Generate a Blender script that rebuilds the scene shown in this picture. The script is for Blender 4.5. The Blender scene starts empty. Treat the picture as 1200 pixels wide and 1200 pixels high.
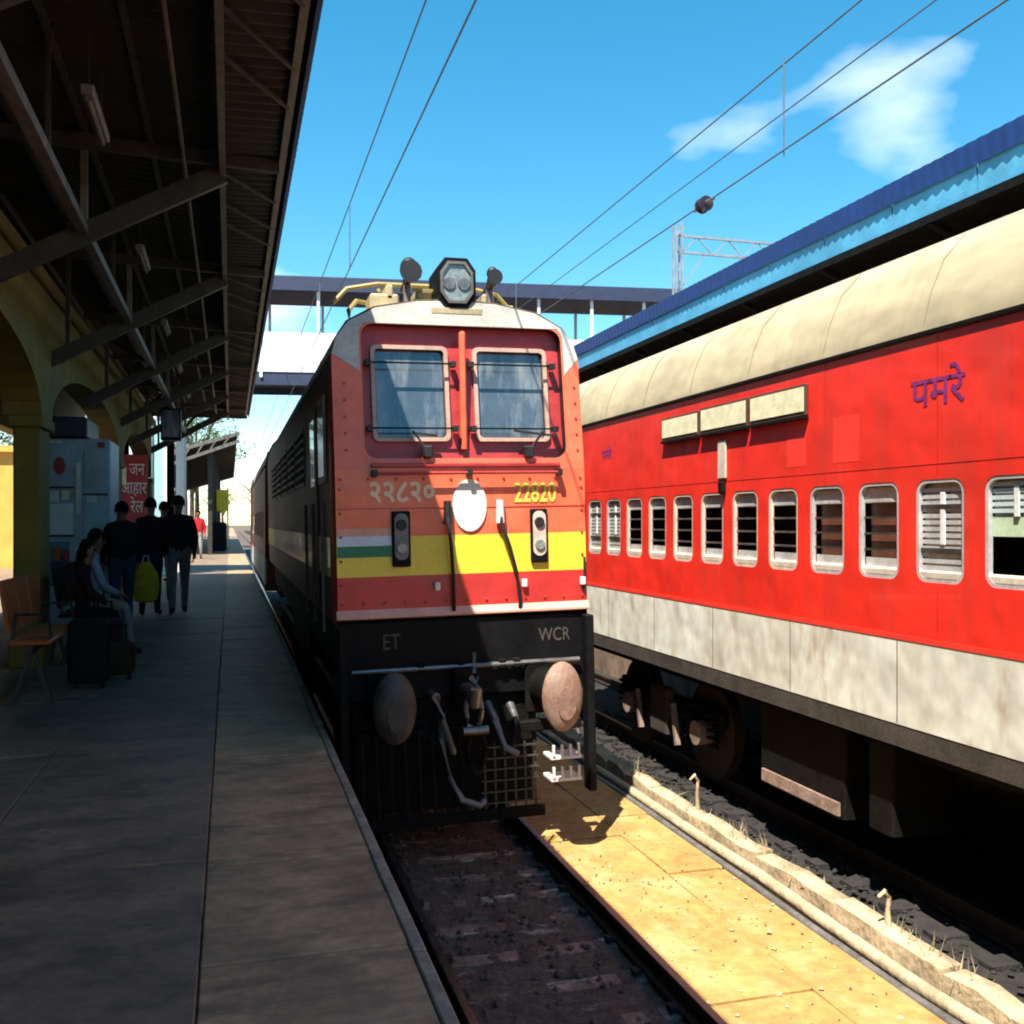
import bpy, bmesh, math, random
from mathutils import Vector, Matrix
R = math.radians
random.seed(7)
SC = bpy.context.scene
COL = SC.collection

# ------------------------------------------------------------------ camera, sky, sun, exposure
F = 1150.0                       # focal length in pixels of a 1200 px picture
PSI = math.atan(330 / F)         # the camera looks this far to the right of the tracks
CAM_Z = 2.33
cd = bpy.data.cameras.new('camera'); cam = bpy.data.objects.new('camera', cd); COL.objects.link(cam)
cam.location = (0, 0, CAM_Z); cam.rotation_euler = (R(90), 0, -PSI)
cd.sensor_width = 36; cd.lens = 36 * F / 1200; cd.shift_y = 0.01; cd.clip_start = 0.05; cd.clip_end = 3000
SC.camera = cam
SUN = Vector((-0.335, -0.46, 1.0)).normalized()
EL = math.asin(SUN.z); AZ = math.atan2(SUN.x, SUN.y)
w = bpy.data.worlds.new('World'); SC.world = w; w.use_nodes = True
nt = w.node_tree; nt.nodes.clear()
def nd(tree, kind, **kw):
    n = tree.nodes.new(kind)
    for k, v in kw.items(): setattr(n, k, v)
    return n
wo = nd(nt, 'ShaderNodeOutputWorld'); bg = nd(nt, 'ShaderNodeBackground'); bg.inputs[1].default_value = 0.088
sk = nd(nt, 'ShaderNodeTexSky'); sk.sky_type = 'NISHITA'; sk.sun_disc = False
sk.sun_elevation = EL; sk.sun_rotation = AZ; sk.air_density = 1.0; sk.dust_density = 0.0; sk.ozone_density = 1.3
tc = nd(nt, 'ShaderNodeTexCoord')
mp = nd(nt, 'ShaderNodeMapping'); mp.inputs['Scale'].default_value = (1, 1, 2.2); mp.inputs['Location'].default_value = (7.2, 1.1, 2.84)
cn = nd(nt, 'ShaderNodeTexNoise'); cn.inputs['Scale'].default_value = 2.6; cn.inputs['Detail'].default_value = 7; cn.inputs['Roughness'].default_value = 0.45
cr = nd(nt, 'ShaderNodeValToRGB'); cr.color_ramp.elements[0].position = 0.59; cr.color_ramp.elements[1].position = 0.78
cr.color_ramp.elements[0].color = (0, 0, 0, 1); cr.color_ramp.elements[1].color = (1, 1, 1, 1)
mx = nd(nt, 'ShaderNodeMix', data_type='RGBA')
mx.inputs['B'].default_value = (8.0, 8.4, 8.8, 1)
hs = nd(nt, 'ShaderNodeHueSaturation'); hs.inputs['Saturation'].default_value = 1.4; hs.inputs['Hue'].default_value = 0.478
nt.links.new(tc.outputs['Generated'], mp.inputs['Vector']); nt.links.new(mp.outputs[0], cn.inputs['Vector'])
nt.links.new(cn.outputs['Fac'], cr.inputs[0]); nt.links.new(cr.outputs[0], mx.inputs['Factor'])
nt.links.new(sk.outputs[0], hs.inputs['Color']); nt.links.new(hs.outputs[0], mx.inputs['A']); nt.links.new(mx.outputs['Result'], bg.inputs[0]); nt.links.new(bg.outputs[0], wo.inputs[0])
sd = bpy.data.lights.new('sun', 'SUN'); sd.energy = 5.0; sd.angle = R(0.53); sd.color = (1.0, 0.93, 0.82)
so = bpy.data.objects.new('sun', sd); COL.objects.link(so); so.rotation_mode = 'QUATERNION'; so.rotation_quaternion = SUN.to_track_quat('Z', 'Y'); so.location = (-20, -20, 50)
vs = SC.view_settings; vs.view_transform = 'Standard'; vs.look = 'None'; vs.exposure = 1.42; vs.gamma = 1.0; vs.use_curve_mapping = False
SC.render.engine = 'CYCLES'; SC.cycles.max_bounces = 6; SC.cycles.diffuse_bounces = 3; SC.cycles.use_denoising = True
SC.cycles.pixel_filter_type = 'BLACKMAN_HARRIS'; SC.cycles.filter_width = 2.0

# ------------------------------------------------------------------ materials
MATS = {}
def mat(name, col, rough=0.6, metal=0.0, var=0.25, scale=5.0, bump=0.15, stretch=(1, 1, 1), col2=None, lo=0.35, hi=0.7, fine=40.0, spec=0.5, bumpd=0.01, coat=0.0, stain=None, wavy=0.0):
    if name in MATS: return MATS[name]
    m = bpy.data.materials.new(name); m.use_nodes = True; t = m.node_tree; p = t.nodes['Principled BSDF']
    g = nd(t, 'ShaderNodeNewGeometry'); mp = nd(t, 'ShaderNodeMapping'); mp.inputs['Scale'].default_value = stretch
    t.links.new(g.outputs['Position'], mp.inputs['Vector'])
    n1 = nd(t, 'ShaderNodeTexNoise'); n1.inputs['Scale'].default_value = scale; n1.inputs['Detail'].default_value = 8; n1.inputs['Roughness'].default_value = 0.6
    t.links.new(mp.outputs[0], n1.inputs['Vector'])
    rp = nd(t, 'ShaderNodeValToRGB'); rp.color_ramp.elements[0].position = lo; rp.color_ramp.elements[1].position = hi
    c2 = col2 or tuple(c * (1 - var) for c in col)
    rp.color_ramp.elements[0].color = (*c2, 1); rp.color_ramp.elements[1].color = (*col, 1)
    t.links.new(n1.outputs['Fac'], rp.inputs[0])
    n2 = nd(t, 'ShaderNodeTexNoise'); n2.inputs['Scale'].default_value = fine; n2.inputs['Detail'].default_value = 5
    t.links.new(mp.outputs[0], n2.inputs['Vector'])
    mm = nd(t, 'ShaderNodeMix', data_type='RGBA', blend_type='MULTIPLY'); mm.inputs['Factor'].default_value = min(1, var * 1.2)
    r2 = nd(t, 'ShaderNodeMapRange'); r2.inputs[1].default_value = 0.3; r2.inputs[2].default_value = 0.7; r2.inputs[3].default_value = 0.55; r2.inputs[4].default_value = 1.15
    t.links.new(n2.outputs['Fac'], r2.inputs[0]); t.links.new(rp.outputs[0], mm.inputs['A']); t.links.new(r2.outputs[0], mm.inputs['B'])
    out = mm.outputs['Result']
    if stain:      # (colour, stretch, scale, low, high, amount): a second patchy layer of dirt, wear or glass streaks
        m3 = nd(t, 'ShaderNodeMapping'); m3.inputs['Scale'].default_value = stain[1]; m3.inputs['Location'].default_value = (3.1, 1.7, 5.3); t.links.new(g.outputs['Position'], m3.inputs['Vector'])
        n3 = nd(t, 'ShaderNodeTexNoise'); n3.inputs['Scale'].default_value = stain[2]; n3.inputs['Detail'].default_value = 6; n3.inputs['Roughness'].default_value = 0.65; t.links.new(m3.outputs[0], n3.inputs['Vector'])
        r3 = nd(t, 'ShaderNodeMapRange'); r3.inputs[1].default_value = stain[3]; r3.inputs[2].default_value = stain[4]; r3.inputs[4].default_value = stain[5]; t.links.new(n3.outputs['Fac'], r3.inputs[0])
        x3 = nd(t, 'ShaderNodeMix', data_type='RGBA'); x3.inputs['B'].default_value = (*stain[0], 1); t.links.new(r3.outputs[0], x3.inputs['Factor']); t.links.new(out, x3.inputs['A']); out = x3.outputs['Result']
    t.links.new(out, p.inputs['Base Color'])
    rr = nd(t, 'ShaderNodeMapRange'); rr.inputs[3].default_value = max(0.05, rough - 0.12); rr.inputs[4].default_value = min(1, rough + 0.12)
    t.links.new(n1.outputs['Fac'], rr.inputs[0]); t.links.new(rr.outputs[0], p.inputs['Roughness'])
    p.inputs['Metallic'].default_value = metal; p.inputs['Specular IOR Level'].default_value = spec
    p.inputs['Coat Weight'].default_value = coat
    if bump:
        b = nd(t, 'ShaderNodeBump'); b.inputs['Strength'].default_value = bump; b.inputs['Distance'].default_value = bumpd
        t.links.new(n2.outputs['Fac'], b.inputs['Height']); t.links.new(b.outputs[0], p.inputs['Normal'])
        if wavy:      # slightly dented sheet metal
            n4 = nd(t, 'ShaderNodeTexNoise'); n4.inputs['Scale'].default_value = 2.3; n4.inputs['Detail'].default_value = 2; t.links.new(g.outputs['Position'], n4.inputs['Vector'])
            b4 = nd(t, 'ShaderNodeBump'); b4.inputs['Strength'].default_value = wavy; b4.inputs['Distance'].default_value = 0.06; t.links.new(n4.outputs['Fac'], b4.inputs['Height']); t.links.new(b.outputs[0], b4.inputs['Normal']); t.links.new(b4.outputs[0], p.inputs['Normal'])
    MATS[name] = m
    return m
def emit(name, col, s):
    m = bpy.data.materials.new(name); m.use_nodes = True; p = m.node_tree.nodes['Principled BSDF']
    p.inputs['Base Color'].default_value = (*col, 1); p.inputs['Emission Color'].default_value = (*col, 1); p.inputs['Emission Strength'].default_value = s
    return m
def glass(name, col, rough=0.06):
    m = mat(name, col, rough, 0, 0.3, 3, 0.0, spec=0.8, coat=0.6, stain=((0.34, 0.36, 0.37), (1.6, 1, .4), 3.2, 0.46, 0.72, 0.7)); return m  # pale streaks in the colour stand in for uneven reflections

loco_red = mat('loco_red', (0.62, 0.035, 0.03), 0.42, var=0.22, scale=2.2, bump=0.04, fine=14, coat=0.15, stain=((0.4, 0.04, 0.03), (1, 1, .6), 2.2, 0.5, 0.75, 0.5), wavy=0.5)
loco_red_shaded = mat('loco_red_shaded', (0.14, 0.02, 0.017), 0.5, var=0.45, scale=2.2, bump=0.08, fine=12)  # same red as the front, darkened to paint in the shade
loco_crimson = mat('loco_crimson', (0.48, 0.035, 0.035), 0.45, var=0.3, scale=2.5, bump=0.04, coat=0.1, wavy=0.5)
loco_orange = mat('loco_orange', (0.92, 0.16, 0.07), 0.42, var=0.2, scale=2.0, bump=0.04, fine=14, coat=0.15, stain=((0.6, 0.07, 0.05), (1, 1, .6), 2.2, 0.5, 0.75, 0.5), wavy=0.5)
loco_yellow = mat('loco_yellow', (0.9, 0.7, 0.05), 0.42, var=0.18, scale=2.5, bump=0.03, coat=0.1)
loco_white = mat('loco_white', (0.68, 0.64, 0.58), 0.5, var=0.35, scale=3, bump=0.05, stain=((0.3, 0.27, 0.24), (1, 1, 1), 5, 0.5, 0.7, 0.6))
roof_cream = mat('roof_cream', (0.55, 0.45, 0.27), 0.6, var=0.4, scale=3, bump=0.08)
frame_beige = mat('frame_beige', (0.55, 0.36, 0.28), 0.45, var=0.3, scale=6, bump=0.05)
rubber = mat('rubber', (0.012, 0.012, 0.013), 0.55, var=0.3, bump=0.1)
black_paint = mat('black_paint', (0.009, 0.009, 0.010), 0.55, var=0.5, scale=5, bump=0.2, spec=0.1)
black_grime_shade = mat('black_grime_shade', (0.011, 0.010, 0.009), 0.7, var=0.6, scale=7, bump=0.4, spec=0.1)  # black of grimy gear, and of the shade painted under the right canopy
steel = mat('steel', (0.28, 0.27, 0.26), 0.4, 0.7, var=0.45, scale=9, bump=0.15)
buffer_steel = mat('buffer_steel', (0.33, 0.23, 0.165), 0.55, 0.1, var=0.5, scale=6, bump=0.2, col2=(0.25, 0.14, 0.1))
buffer_shaded = mat('buffer_shaded', (0.07, 0.065, 0.062), 0.5, 0.2, var=0.6, scale=7, bump=0.3)
buffer_worn = mat('buffer_worn', (0.36, 0.22, 0.16), 0.5, 0.2, var=0.5, scale=9, bump=0.2)
grey_paint = mat('grey_paint', (0.2, 0.2, 0.21), 0.5, var=0.4, bump=0.1)
white_paint = mat('white_paint', (0.75, 0.73, 0.7), 0.5, var=0.2, bump=0.05)
disc_white = mat('disc_white', (0.72, 0.68, 0.62), 0.5, var=0.08, bump=0.02)
green_paint = mat('green_paint', (0.01, 0.2, 0.09), 0.5, var=0.2, bump=0.03)
saffron = mat('saffron', (0.75, 0.38, 0.28), 0.5, var=0.2, bump=0.03)
flag_white = mat('flag_white', (0.62, 0.7, 0.8), 0.5, var=0.12, bump=0.03)
text_cream = mat('text_cream', (0.95, 0.7, 0.45), 0.5, var=0.2, bump=0)
text_yellow = mat('text_yellow', (0.85, 0.6, 0.08), 0.5, var=0.15, bump=0)
text_blue = mat('text_blue', (0.3, 0.03, 0.2), 0.6, var=0.5, scale=18, bump=0)
text_grey = mat('text_grey', (0.08, 0.07, 0.06), 0.7, var=0.4, bump=0)
screen_glass = glass('screen_glass', (0.07, 0.095, 0.12))
lens_glass = mat('lens_glass', (0.26, 0.31, 0.3), 0.15, var=0.4, scale=25, bump=0.3, coat=0.8)
coach_red = mat('coach_red', (0.82, 0.026, 0.012), 0.5, var=0.2, scale=1.3, bump=0.06, fine=5, coat=0.12, stain=((0.4, 0.035, 0.02), (1, 3.5, 0.35), 1.8, 0.5, 0.75, 0.6), wavy=0.35)
seam_red = mat('seam_red', (0.5, 0.015, 0.01), 0.6, var=0.3)
coach_red_faded = mat('coach_red_faded', (0.82, 0.04, 0.025), 0.5, var=0.12, scale=3, bump=0.03)
coach_grey = mat('coach_grey', (0.66, 0.66, 0.58), 0.65, var=0.35, scale=2.2, bump=0.12, stretch=(1, 1, 0.7), col2=(0.5, 0.47, 0.38), lo=0.3, hi=0.62, fine=9, stain=((0.3, 0.17, 0.07), (1, 1.5, 0.5), 2.1, 0.56, 0.7, 0.7), wavy=0.5)
rust_stain = mat('rust_stain', (0.42, 0.17, 0.05), 0.75, var=0.5, scale=8, bump=0.2)
coach_roof = mat('coach_roof', (0.5, 0.41, 0.25), 0.62, var=0.3, scale=2.0, bump=0.1, stretch=(1, .5, 1.2), fine=7, stain=((0.2, 0.15, 0.09), (1, 3.5, 0.5), 1.5, 0.52, 0.75, 0.35), wavy=0.15)
brake_dust_sun = mat('brake_dust_sun', (0.34, 0.23, 0.18), 0.8, var=0.5, scale=9, bump=0.3)  # brown dust; also paints the sunlit strip on the battery box
solebar = mat('solebar', (0.06, 0.048, 0.038), 0.75, var=0.5, scale=5, bump=0.3)
alu = mat('alu', (0.6, 0.6, 0.58), 0.42, 0.25, var=0.3, scale=8, bump=0.1)
sill_cream = mat('sill_cream', (0.66, 0.56, 0.45), 0.6, var=0.3, scale=8, bump=0.1)
shutter_pale = mat('shutter_pale', (0.55, 0.66, 0.64), 0.5, var=0.2, scale=5, bump=0.05)
shutter_green = mat('shutter_green', (0.5, 0.62, 0.4), 0.5, var=0.2, bump=0.05)
shutter_brown = mat('shutter_brown', (0.16, 0.055, 0.03), 0.45, var=0.4, bump=0.1)
inside = mat('inside', (0.12, 0.11, 0.1), 0.8, var=0.3)
berth = mat('berth', (0.2, 0.17, 0.16), 0.6, var=0.3)
board_cream = mat('board_cream', (0.88, 0.82, 0.52), 0.55, var=0.25, scale=9, bump=0.05)
wood_dark = mat('wood_dark', (0.08, 0.035, 0.02), 0.7, var=0.4)
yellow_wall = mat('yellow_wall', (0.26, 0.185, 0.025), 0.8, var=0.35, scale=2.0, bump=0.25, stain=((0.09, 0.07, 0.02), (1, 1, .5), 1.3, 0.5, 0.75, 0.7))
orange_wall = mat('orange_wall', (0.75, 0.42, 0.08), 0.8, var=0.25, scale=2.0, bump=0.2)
slab_grey = mat('slab_grey', (0.33, 0.225, 0.15), 0.62, var=0.45, scale=1.6, bump=0.3, fine=22, stain=((0.08, 0.06, 0.045), (1, 1.6, 1), 2.6, 0.47, 0.66, 0.75))
slab_brown = mat('slab_brown', (0.58, 0.36, 0.2), 0.62, var=0.45, scale=2.4, bump=0.35, fine=18, stain=((0.14, 0.09, 0.055), (1, 2.6, 1), 3.0, 0.47, 0.66, 0.75))
grout = mat('grout', (0.14, 0.105, 0.075), 0.9, var=0.3)
coping = mat('coping', (0.42, 0.34, 0.26), 0.75, var=0.5, scale=6, bump=0.3)
brickwall = mat('platform_face', (0.09, 0.075, 0.065), 0.9, var=0.5, scale=3, bump=0.4)
earth = mat('earth', (0.16, 0.115, 0.07), 0.95, var=0.5, scale=0.8, bump=0.5, fine=9)
dust = mat('dust', (0.45, 0.27, 0.08), 0.95, var=0.45, scale=2.6, bump=0.6, fine=16, col2=(0.34, 0.18, 0.05), bumpd=0.02, stain=((0.5, 0.36, 0.18), (1, .7, 1), 2.4, 0.5, 0.72, 0.6))
dust_pale = mat('dust_pale', (0.6, 0.46, 0.28), 0.95, var=0.45, scale=4, bump=0.6, fine=20, bumpd=0.02)
ballast_m = mat('ballast', (0.16, 0.115, 0.09), 0.95, var=0.6, scale=9, bump=0.8, fine=30, bumpd=0.03, stain=((0.5, 0.45, 0.4), (1, 2.2, 1), 2.6, 0.6, 0.7, 0.6))
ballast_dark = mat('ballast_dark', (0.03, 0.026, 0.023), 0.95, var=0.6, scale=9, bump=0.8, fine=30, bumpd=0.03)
sleeper_m = mat('sleeper', (0.33, 0.24, 0.19), 0.9, var=0.7, scale=5, bump=0.5, col2=(0.14, 0.09, 0.065), stain=((0.6, 0.55, 0.5), (1, 1.5, 1), 3.4, 0.56, 0.66, 0.8))
rail_rust = mat('rail_rust', (0.05, 0.03, 0.022), 0.7, 0.3, var=0.4, bump=0.3)
rail_top = mat('rail_top', (0.3, 0.28, 0.27), 0.3, 0.9, var=0.3, bump=0.05)
sheet_dark = mat('sheet_dark', (0.035, 0.032, 0.026), 0.6, 0.2, var=0.55, scale=2, bump=0.15)
steel_dark = mat('steel_dark', (0.06, 0.055, 0.048), 0.55, 0.2, var=0.5, scale=6, bump=0.2)
pipe_pale = mat('pipe_pale', (0.2, 0.185, 0.17), 0.5, 0.2, var=0.5, scale=5, bump=0.15)
blue_sheet = mat('blue_sheet', (0.008, 0.045, 0.21), 0.5, var=0.3, scale=4, bump=0.1)
pale_blue = mat('pale_blue', (0.09, 0.38, 0.6), 0.55, var=0.3, scale=3, bump=0.1)
fob_dark = mat('fob_dark', (0.018, 0.03, 0.08), 0.6, var=0.3)
fob_white = mat('fob_white', (0.75, 0.77, 0.78), 0.6, var=0.15, scale=2)
fob_cyan = mat('fob_cyan', (0.35, 0.6, 0.65), 0.6, var=0.2)
wire_m = mat('wire', (0.16, 0.18, 0.19), 0.6, 0.5, var=0.2, bump=0)
galv = mat('galv', (0.42, 0.45, 0.47), 0.5, 0.5, var=0.3)
insul = mat('insulator', (0.035, 0.02, 0.03), 0.25, var=0.3, bump=0.05)
yellow_pipe = mat('yellow_pipe', (0.36, 0.27, 0.07), 0.5, var=0.3)
kiosk_blue = mat('kiosk_blue', (0.42, 0.56, 0.66), 0.5, var=0.35, scale=3)
kiosk_navy = mat('kiosk_navy', (0.02, 0.03, 0.07), 0.5, var=0.3)
kiosk_teal = mat('kiosk_teal', (0.05, 0.3, 0.4), 0.5, var=0.3)
poster_red = mat('poster_red', (0.45, 0.03, 0.035), 0.5, var=0.3, scale=6)
seat_orange = mat('seat_orange', (0.45, 0.12, 0.02), 0.5, var=0.3)
skin = mat('skin', (0.2, 0.1, 0.06), 0.6, var=0.15, bump=0.05)
hair_m = mat('hair', (0.008, 0.007, 0.006), 0.85, var=0.3, spec=0.08, fine=120)
leaf_a = mat('leaf_a', (0.12, 0.2, 0.02), 0.6, var=0.5, scale=1.5, bump=0)
leaf_b = mat('leaf_b', (0.05, 0.11, 0.025), 0.6, var=0.5, scale=1.5, bump=0)
bark = mat('bark', (0.09, 0.06, 0.04), 0.9, var=0.4)
tuft_m = mat('dry_tuft', (0.5, 0.4, 0.24), 0.9, var=0.5, scale=12, bump=0)
def cloth(n, c): return mat('cloth_' + n, c, 0.85, var=0.3, scale=9, bump=0.2, fine=60, spec=0.15)

# ------------------------------------------------------------------ mesh helpers
class MB:
    def __init__(s): s.bm = bmesh.new()
    def _mi(s, faces, mi):
        for f in faces: f.material_index = mi
    def box(s, x0, x1, y0, y1, z0, z1, bev=0.0, mi=0, seg=1):
        b = bmesh.new() if bev else s.bm
        vs_ = [b.verts.new(p) for p in ((x0, y0, z0), (x1, y0, z0), (x1, y1, z0), (x0, y1, z0), (x0, y0, z1), (x1, y0, z1), (x1, y1, z1), (x0, y1, z1))]
        fs = [b.faces.new([vs_[i] for i in q]) for q in ((3, 2, 1, 0), (4, 5, 6, 7), (0, 1, 5, 4), (1, 2, 6, 5), (2, 3, 7, 6), (3, 0, 4, 7))]
        if bev:
            bmesh.ops.bevel(b, geom=b.edges[:], offset=bev, segments=seg, affect='EDGES', profile=0.5)
            s._mi(b.faces, mi); s._join(b)
        else: s._mi(fs, mi)
        return s
    def _join(s, b):
        me = bpy.data.meshes.new('t'); b.to_mesh(me); b.free(); s.bm.from_mesh(me); bpy.data.meshes.remove(me)
    def bar(s, p, q, wd, ht=None, mi=0, up=(0, 0, 1)):
        p, q = Vector(p), Vector(q); ht = ht or wd; d = (q - p).normalized(); u = Vector(up)
        if abs(d.dot(u)) > 0.98: u = Vector((0, 1, 0))
        a = d.cross(u).normalized() * wd / 2; b = a.cross(d).normalized() * ht / 2
        v = [s.bm.verts.new(o + i * a + j * b) for o in (p, q) for i, j in ((-1, -1), (1, -1), (1, 1), (-1, 1))]
        fs = [s.bm.faces.new([v[i] for i in f]) for f in ((3, 2, 1, 0), (4, 5, 6, 7), (0, 1, 5, 4), (1, 2, 6, 5), (2, 3, 7, 6), (3, 0, 4, 7))]
        s._mi(fs, mi); return s
    def cyl(s, p, q, r, r2=None, n=14, sx=1.0, mi=0, cap=True):
        p, q = Vector(p), Vector(q); r2 = r if r2 is None else r2; d = (q - p).normalized()
        u = Vector((0, 0, 1)) if abs(d.z) < 0.95 else Vector((0, 1, 0)); a = d.cross(u).normalized(); b = a.cross(d).normalized()
        def ring(o, rr):
            out = []
            for k in range(n):
                t = 2 * math.pi * k / n; v = a * math.cos(t) * rr * (sx if abs(a.x) > 0.5 else 1) + b * math.sin(t) * rr
                out.append(s.bm.verts.new(o + v))
            return out
        A, B_ = ring(p, r), ring(q, r2); fs = []
        for k in range(n): fs.append(s.bm.faces.new((A[k], A[(k + 1) % n], B_[(k + 1) % n], B_[k])))
        if cap: fs.append(s.bm.faces.new(A[::-1])); fs.append(s.bm.faces.new(B_))
        s._mi(fs, mi); return s
    def tube(s, pts, r, n=8, mi=0):
        pts = [Vector(p) for p in pts]; rings = []
        for i, p in enumerate(pts):
            d = (pts[min(i + 1, len(pts) - 1)] - pts[max(i - 1, 0)]).normalized()
            u = Vector((0, 0, 1)) if abs(d.z) < 0.9 else Vector((0, 1, 0)); a = d.cross(u).normalized(); b = a.cross(d)
            rr = r[i] if isinstance(r, (list, tuple)) else r
            rings.append([s.bm.verts.new(p + a * math.cos(2 * math.pi * k / n) * rr + b * math.sin(2 * math.pi * k / n) * rr) for k in range(n)])
        fs = []
        for A, B_ in zip(rings, rings[1:]):
            for k in range(n): fs.append(s.bm.faces.new((A[k], A[(k + 1) % n], B_[(k + 1) % n], B_[k])))
        fs.append(s.bm.faces.new(rings[0][::-1])); fs.append(s.bm.faces.new(rings[-1])); s._mi(fs, mi); return s
    def sphere(s, c, r, sc=(1, 1, 1), n=14, m=9, mi=0):
        b = bmesh.new(); bmesh.ops.create_uvsphere(b, u_segments=n, v_segments=m, radius=r)
        bmesh.ops.transform(b, matrix=Matrix.Translation(c) @ Matrix.Diagonal((*sc, 1)), verts=b.verts); s._mi(b.faces, mi); s._join(b); return s
    def poly(s, loops, f, depth=0.0, mi=0, rim=None):
        """fill 2-D loops (first outer, others holes); f maps (u,v,d) to a point; depth extrudes along d"""
        es = []; rings = []
        for lp in loops:
            v = [s.bm.verts.new(f(a, b, 0)) for a, b in lp]; rings.append((lp, v))
            for i in range(len(v)): es.append(s.bm.edges.new((v[i], v[(i + 1) % len(v)])))
        g = bmesh.ops.triangle_fill(s.bm, use_beauty=True, edges=es, use_dissolve=False)
        s._mi([x for x in g['geom'] if isinstance(x, bmesh.types.BMFace)], mi)
        if depth:
            for lp, v in rings:
                bk = [s.bm.verts.new(f(a, b, depth)) for a, b in lp]
                for i in range(len(v)):
                    j = (i + 1) % len(v); s.bm.faces.new((v[i], v[j], bk[j], bk[i])).material_index = mi if rim is None else rim
        return s
    def loft(s, secs, mi=0, cap=(True, True), closed=True):
        rings = [[s.bm.verts.new(p) for p in sec] for sec in secs]; fs = []
        for A, B_ in zip(rings, rings[1:]):
            n = len(A)
            for k in range(n if closed else n - 1): fs.append(s.bm.faces.new((A[k], A[(k + 1) % n], B_[(k + 1) % n], B_[k])))
        if closed and cap[0]: fs.append(s.bm.faces.new(rings[0][::-1]))
        if closed and cap[1]: fs.append(s.bm.faces.new(rings[-1]))
        s._mi(fs, mi); return s
    def build(s, name, m, parent=None, smooth=False, local=False, norm=True):
        if norm: bmesh.ops.recalc_face_normals(s.bm, faces=s.bm.faces)
        me = bpy.data.meshes.new(name); s.bm.to_mesh(me); s.bm.free()
        for x in (m if isinstance(m, (list, tuple)) else [m]): me.materials.append(x)
        if smooth:
            for p in me.polygons: p.use_smooth = True
            me.set_sharp_from_angle(angle=R(38))
        return link(name, me, parent, local)
def link(name, data, parent=None, local=False):
    o = bpy.data.objects.new(name, data); COL.objects.link(o)
    if parent is not None:
        o.parent = parent
        if not local and parent.type == 'EMPTY': o.matrix_parent_inverse = parent.matrix_basis.inverted()
    return o
def tag(o, label=None, cat=None, group=None, kind=None):
    if label: o['label'] = label
    if cat: o['category'] = cat
    if group: o['group'] = group
    if kind: o['kind'] = kind
    return o
def empty(name, loc=(0, 0, 0), **kw):
    o = bpy.data.objects.new(name, None); COL.objects.link(o); o.location = loc; o.empty_display_size = 0.1
    return tag(o, **kw)
def dup(o, parent=None):
    c = o.copy(); COL.objects.link(c)
    if parent is not None: c.parent = parent
    for ch in list(o.children): dup(ch, c)
    return c
def rrect(x0, x1, y0, y1, r, n=4):
    out = []
    for cx, cy, a0 in ((x1 - r, y1 - r, 0), (x0 + r, y1 - r, 90), (x0 + r, y0 + r, 180), (x1 - r, y0 + r, 270)):
        for k in range(n + 1):
            t = R(a0 + 90 * k / n); out.append((cx + r * math.cos(t), cy + r * math.sin(t)))
    return out
def ell(cx, cy, rx, ry, n=20): return [(cx + rx * math.cos(2 * math.pi * k / n), cy + ry * math.sin(2 * math.pi * k / n)) for k in range(n)]
def text(name, body, m, parent, loc, rot, size, sx=1.0, ex=0.002, local=False, bold=0.0):
    c = bpy.data.curves.new(name, 'FONT'); c.body = body; c.size = size; c.extrude = ex; c.materials.append(m)
    c.align_x = 'CENTER'; c.resolution_u = 3
    c.offset = bold
    o = bpy.data.objects.new(name, c); COL.objects.link(o); me = bpy.data.meshes.new_from_object(o.evaluated_get(bpy.context.evaluated_depsgraph_get()))
    bpy.data.objects.remove(o); bpy.data.curves.remove(c); me.name = name
    o = link(name, me, parent, local); o.location = loc; o.rotation_euler = rot; o.scale = (sx, 1, 1)
    return o
S, Cc = math.sin(PSI), math.cos(PSI)
def at(px, py, X=None, Y=None, Z=None):
    """point of the place seen at a photo pixel, on the plane X, Y or Z"""
    u = (px - 600) / F; d = Vector((S + Cc * u, Cc - S * u, (612 - py) / F))
    t = X / d.x if X is not None else Y / d.y if Y is not None else (Z - CAM_Z) / d.z
    return Vector((0, 0, CAM_Z)) + d * t

# ------------------------------------------------------------------ ground, tracks, platforms
PZ = 0.84
MB().box(-600, 600, -300, 900, -0.9, -0.36).build('ground', earth)['kind'] = 'structure'
def stones(n, x0, x1, y0, y1, z, r0, r1):
    m = MB(); b = m.bm
    for _ in range(n):
        c = Vector((random.uniform(x0, x1), random.uniform(y0, y1), z + random.uniform(-0.012, 0.012))); r = random.uniform(r0, r1)
        v = [b.verts.new(c + Vector(p) * r * random.uniform(0.7, 1.25)) for p in ((1, 0, 0), (0, 1, 0), (-1, 0, 0), (0, -1, 0), (0, 0, 0.7), (0, 0, -0.7))]
        for i in range(4): b.faces.new((v[i], v[(i + 1) % 4], v[4])); b.faces.new((v[(i + 1) % 4], v[i], v[5]))
    return m
def bed(name, x0, x1, m):
    b = MB(); ny, nx = 90, 24; g = []
    for j in range(ny + 1):
        y = -3 + 40 * j / ny
        g.append([b.bm.verts.new((x0 + (x1 - x0) * i / nx, y, -0.155 + random.uniform(-0.018, 0.018) + (.017 if 0.25 < i / nx < 0.86 else 0))) for i in range(nx + 1)])
    for j in range(ny):
        for i in range(nx): b.bm.faces.new((g[j][i], g[j][i + 1], g[j + 1][i + 1], g[j + 1][i]))
    b.box(x0, x1, 37, 300, -0.3, -0.16)
    return tag(b.build(name, m, smooth=True), 'dark oily ballast bed ' + ('under the locomotive' if x0 < 2 else 'under the red coach'), 'ballast', kind='structure')
bed('trackbed', 0.62, 2.42, ballast_m); bed('trackbed', 3.75, 5.95, ballast_dark)
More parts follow.
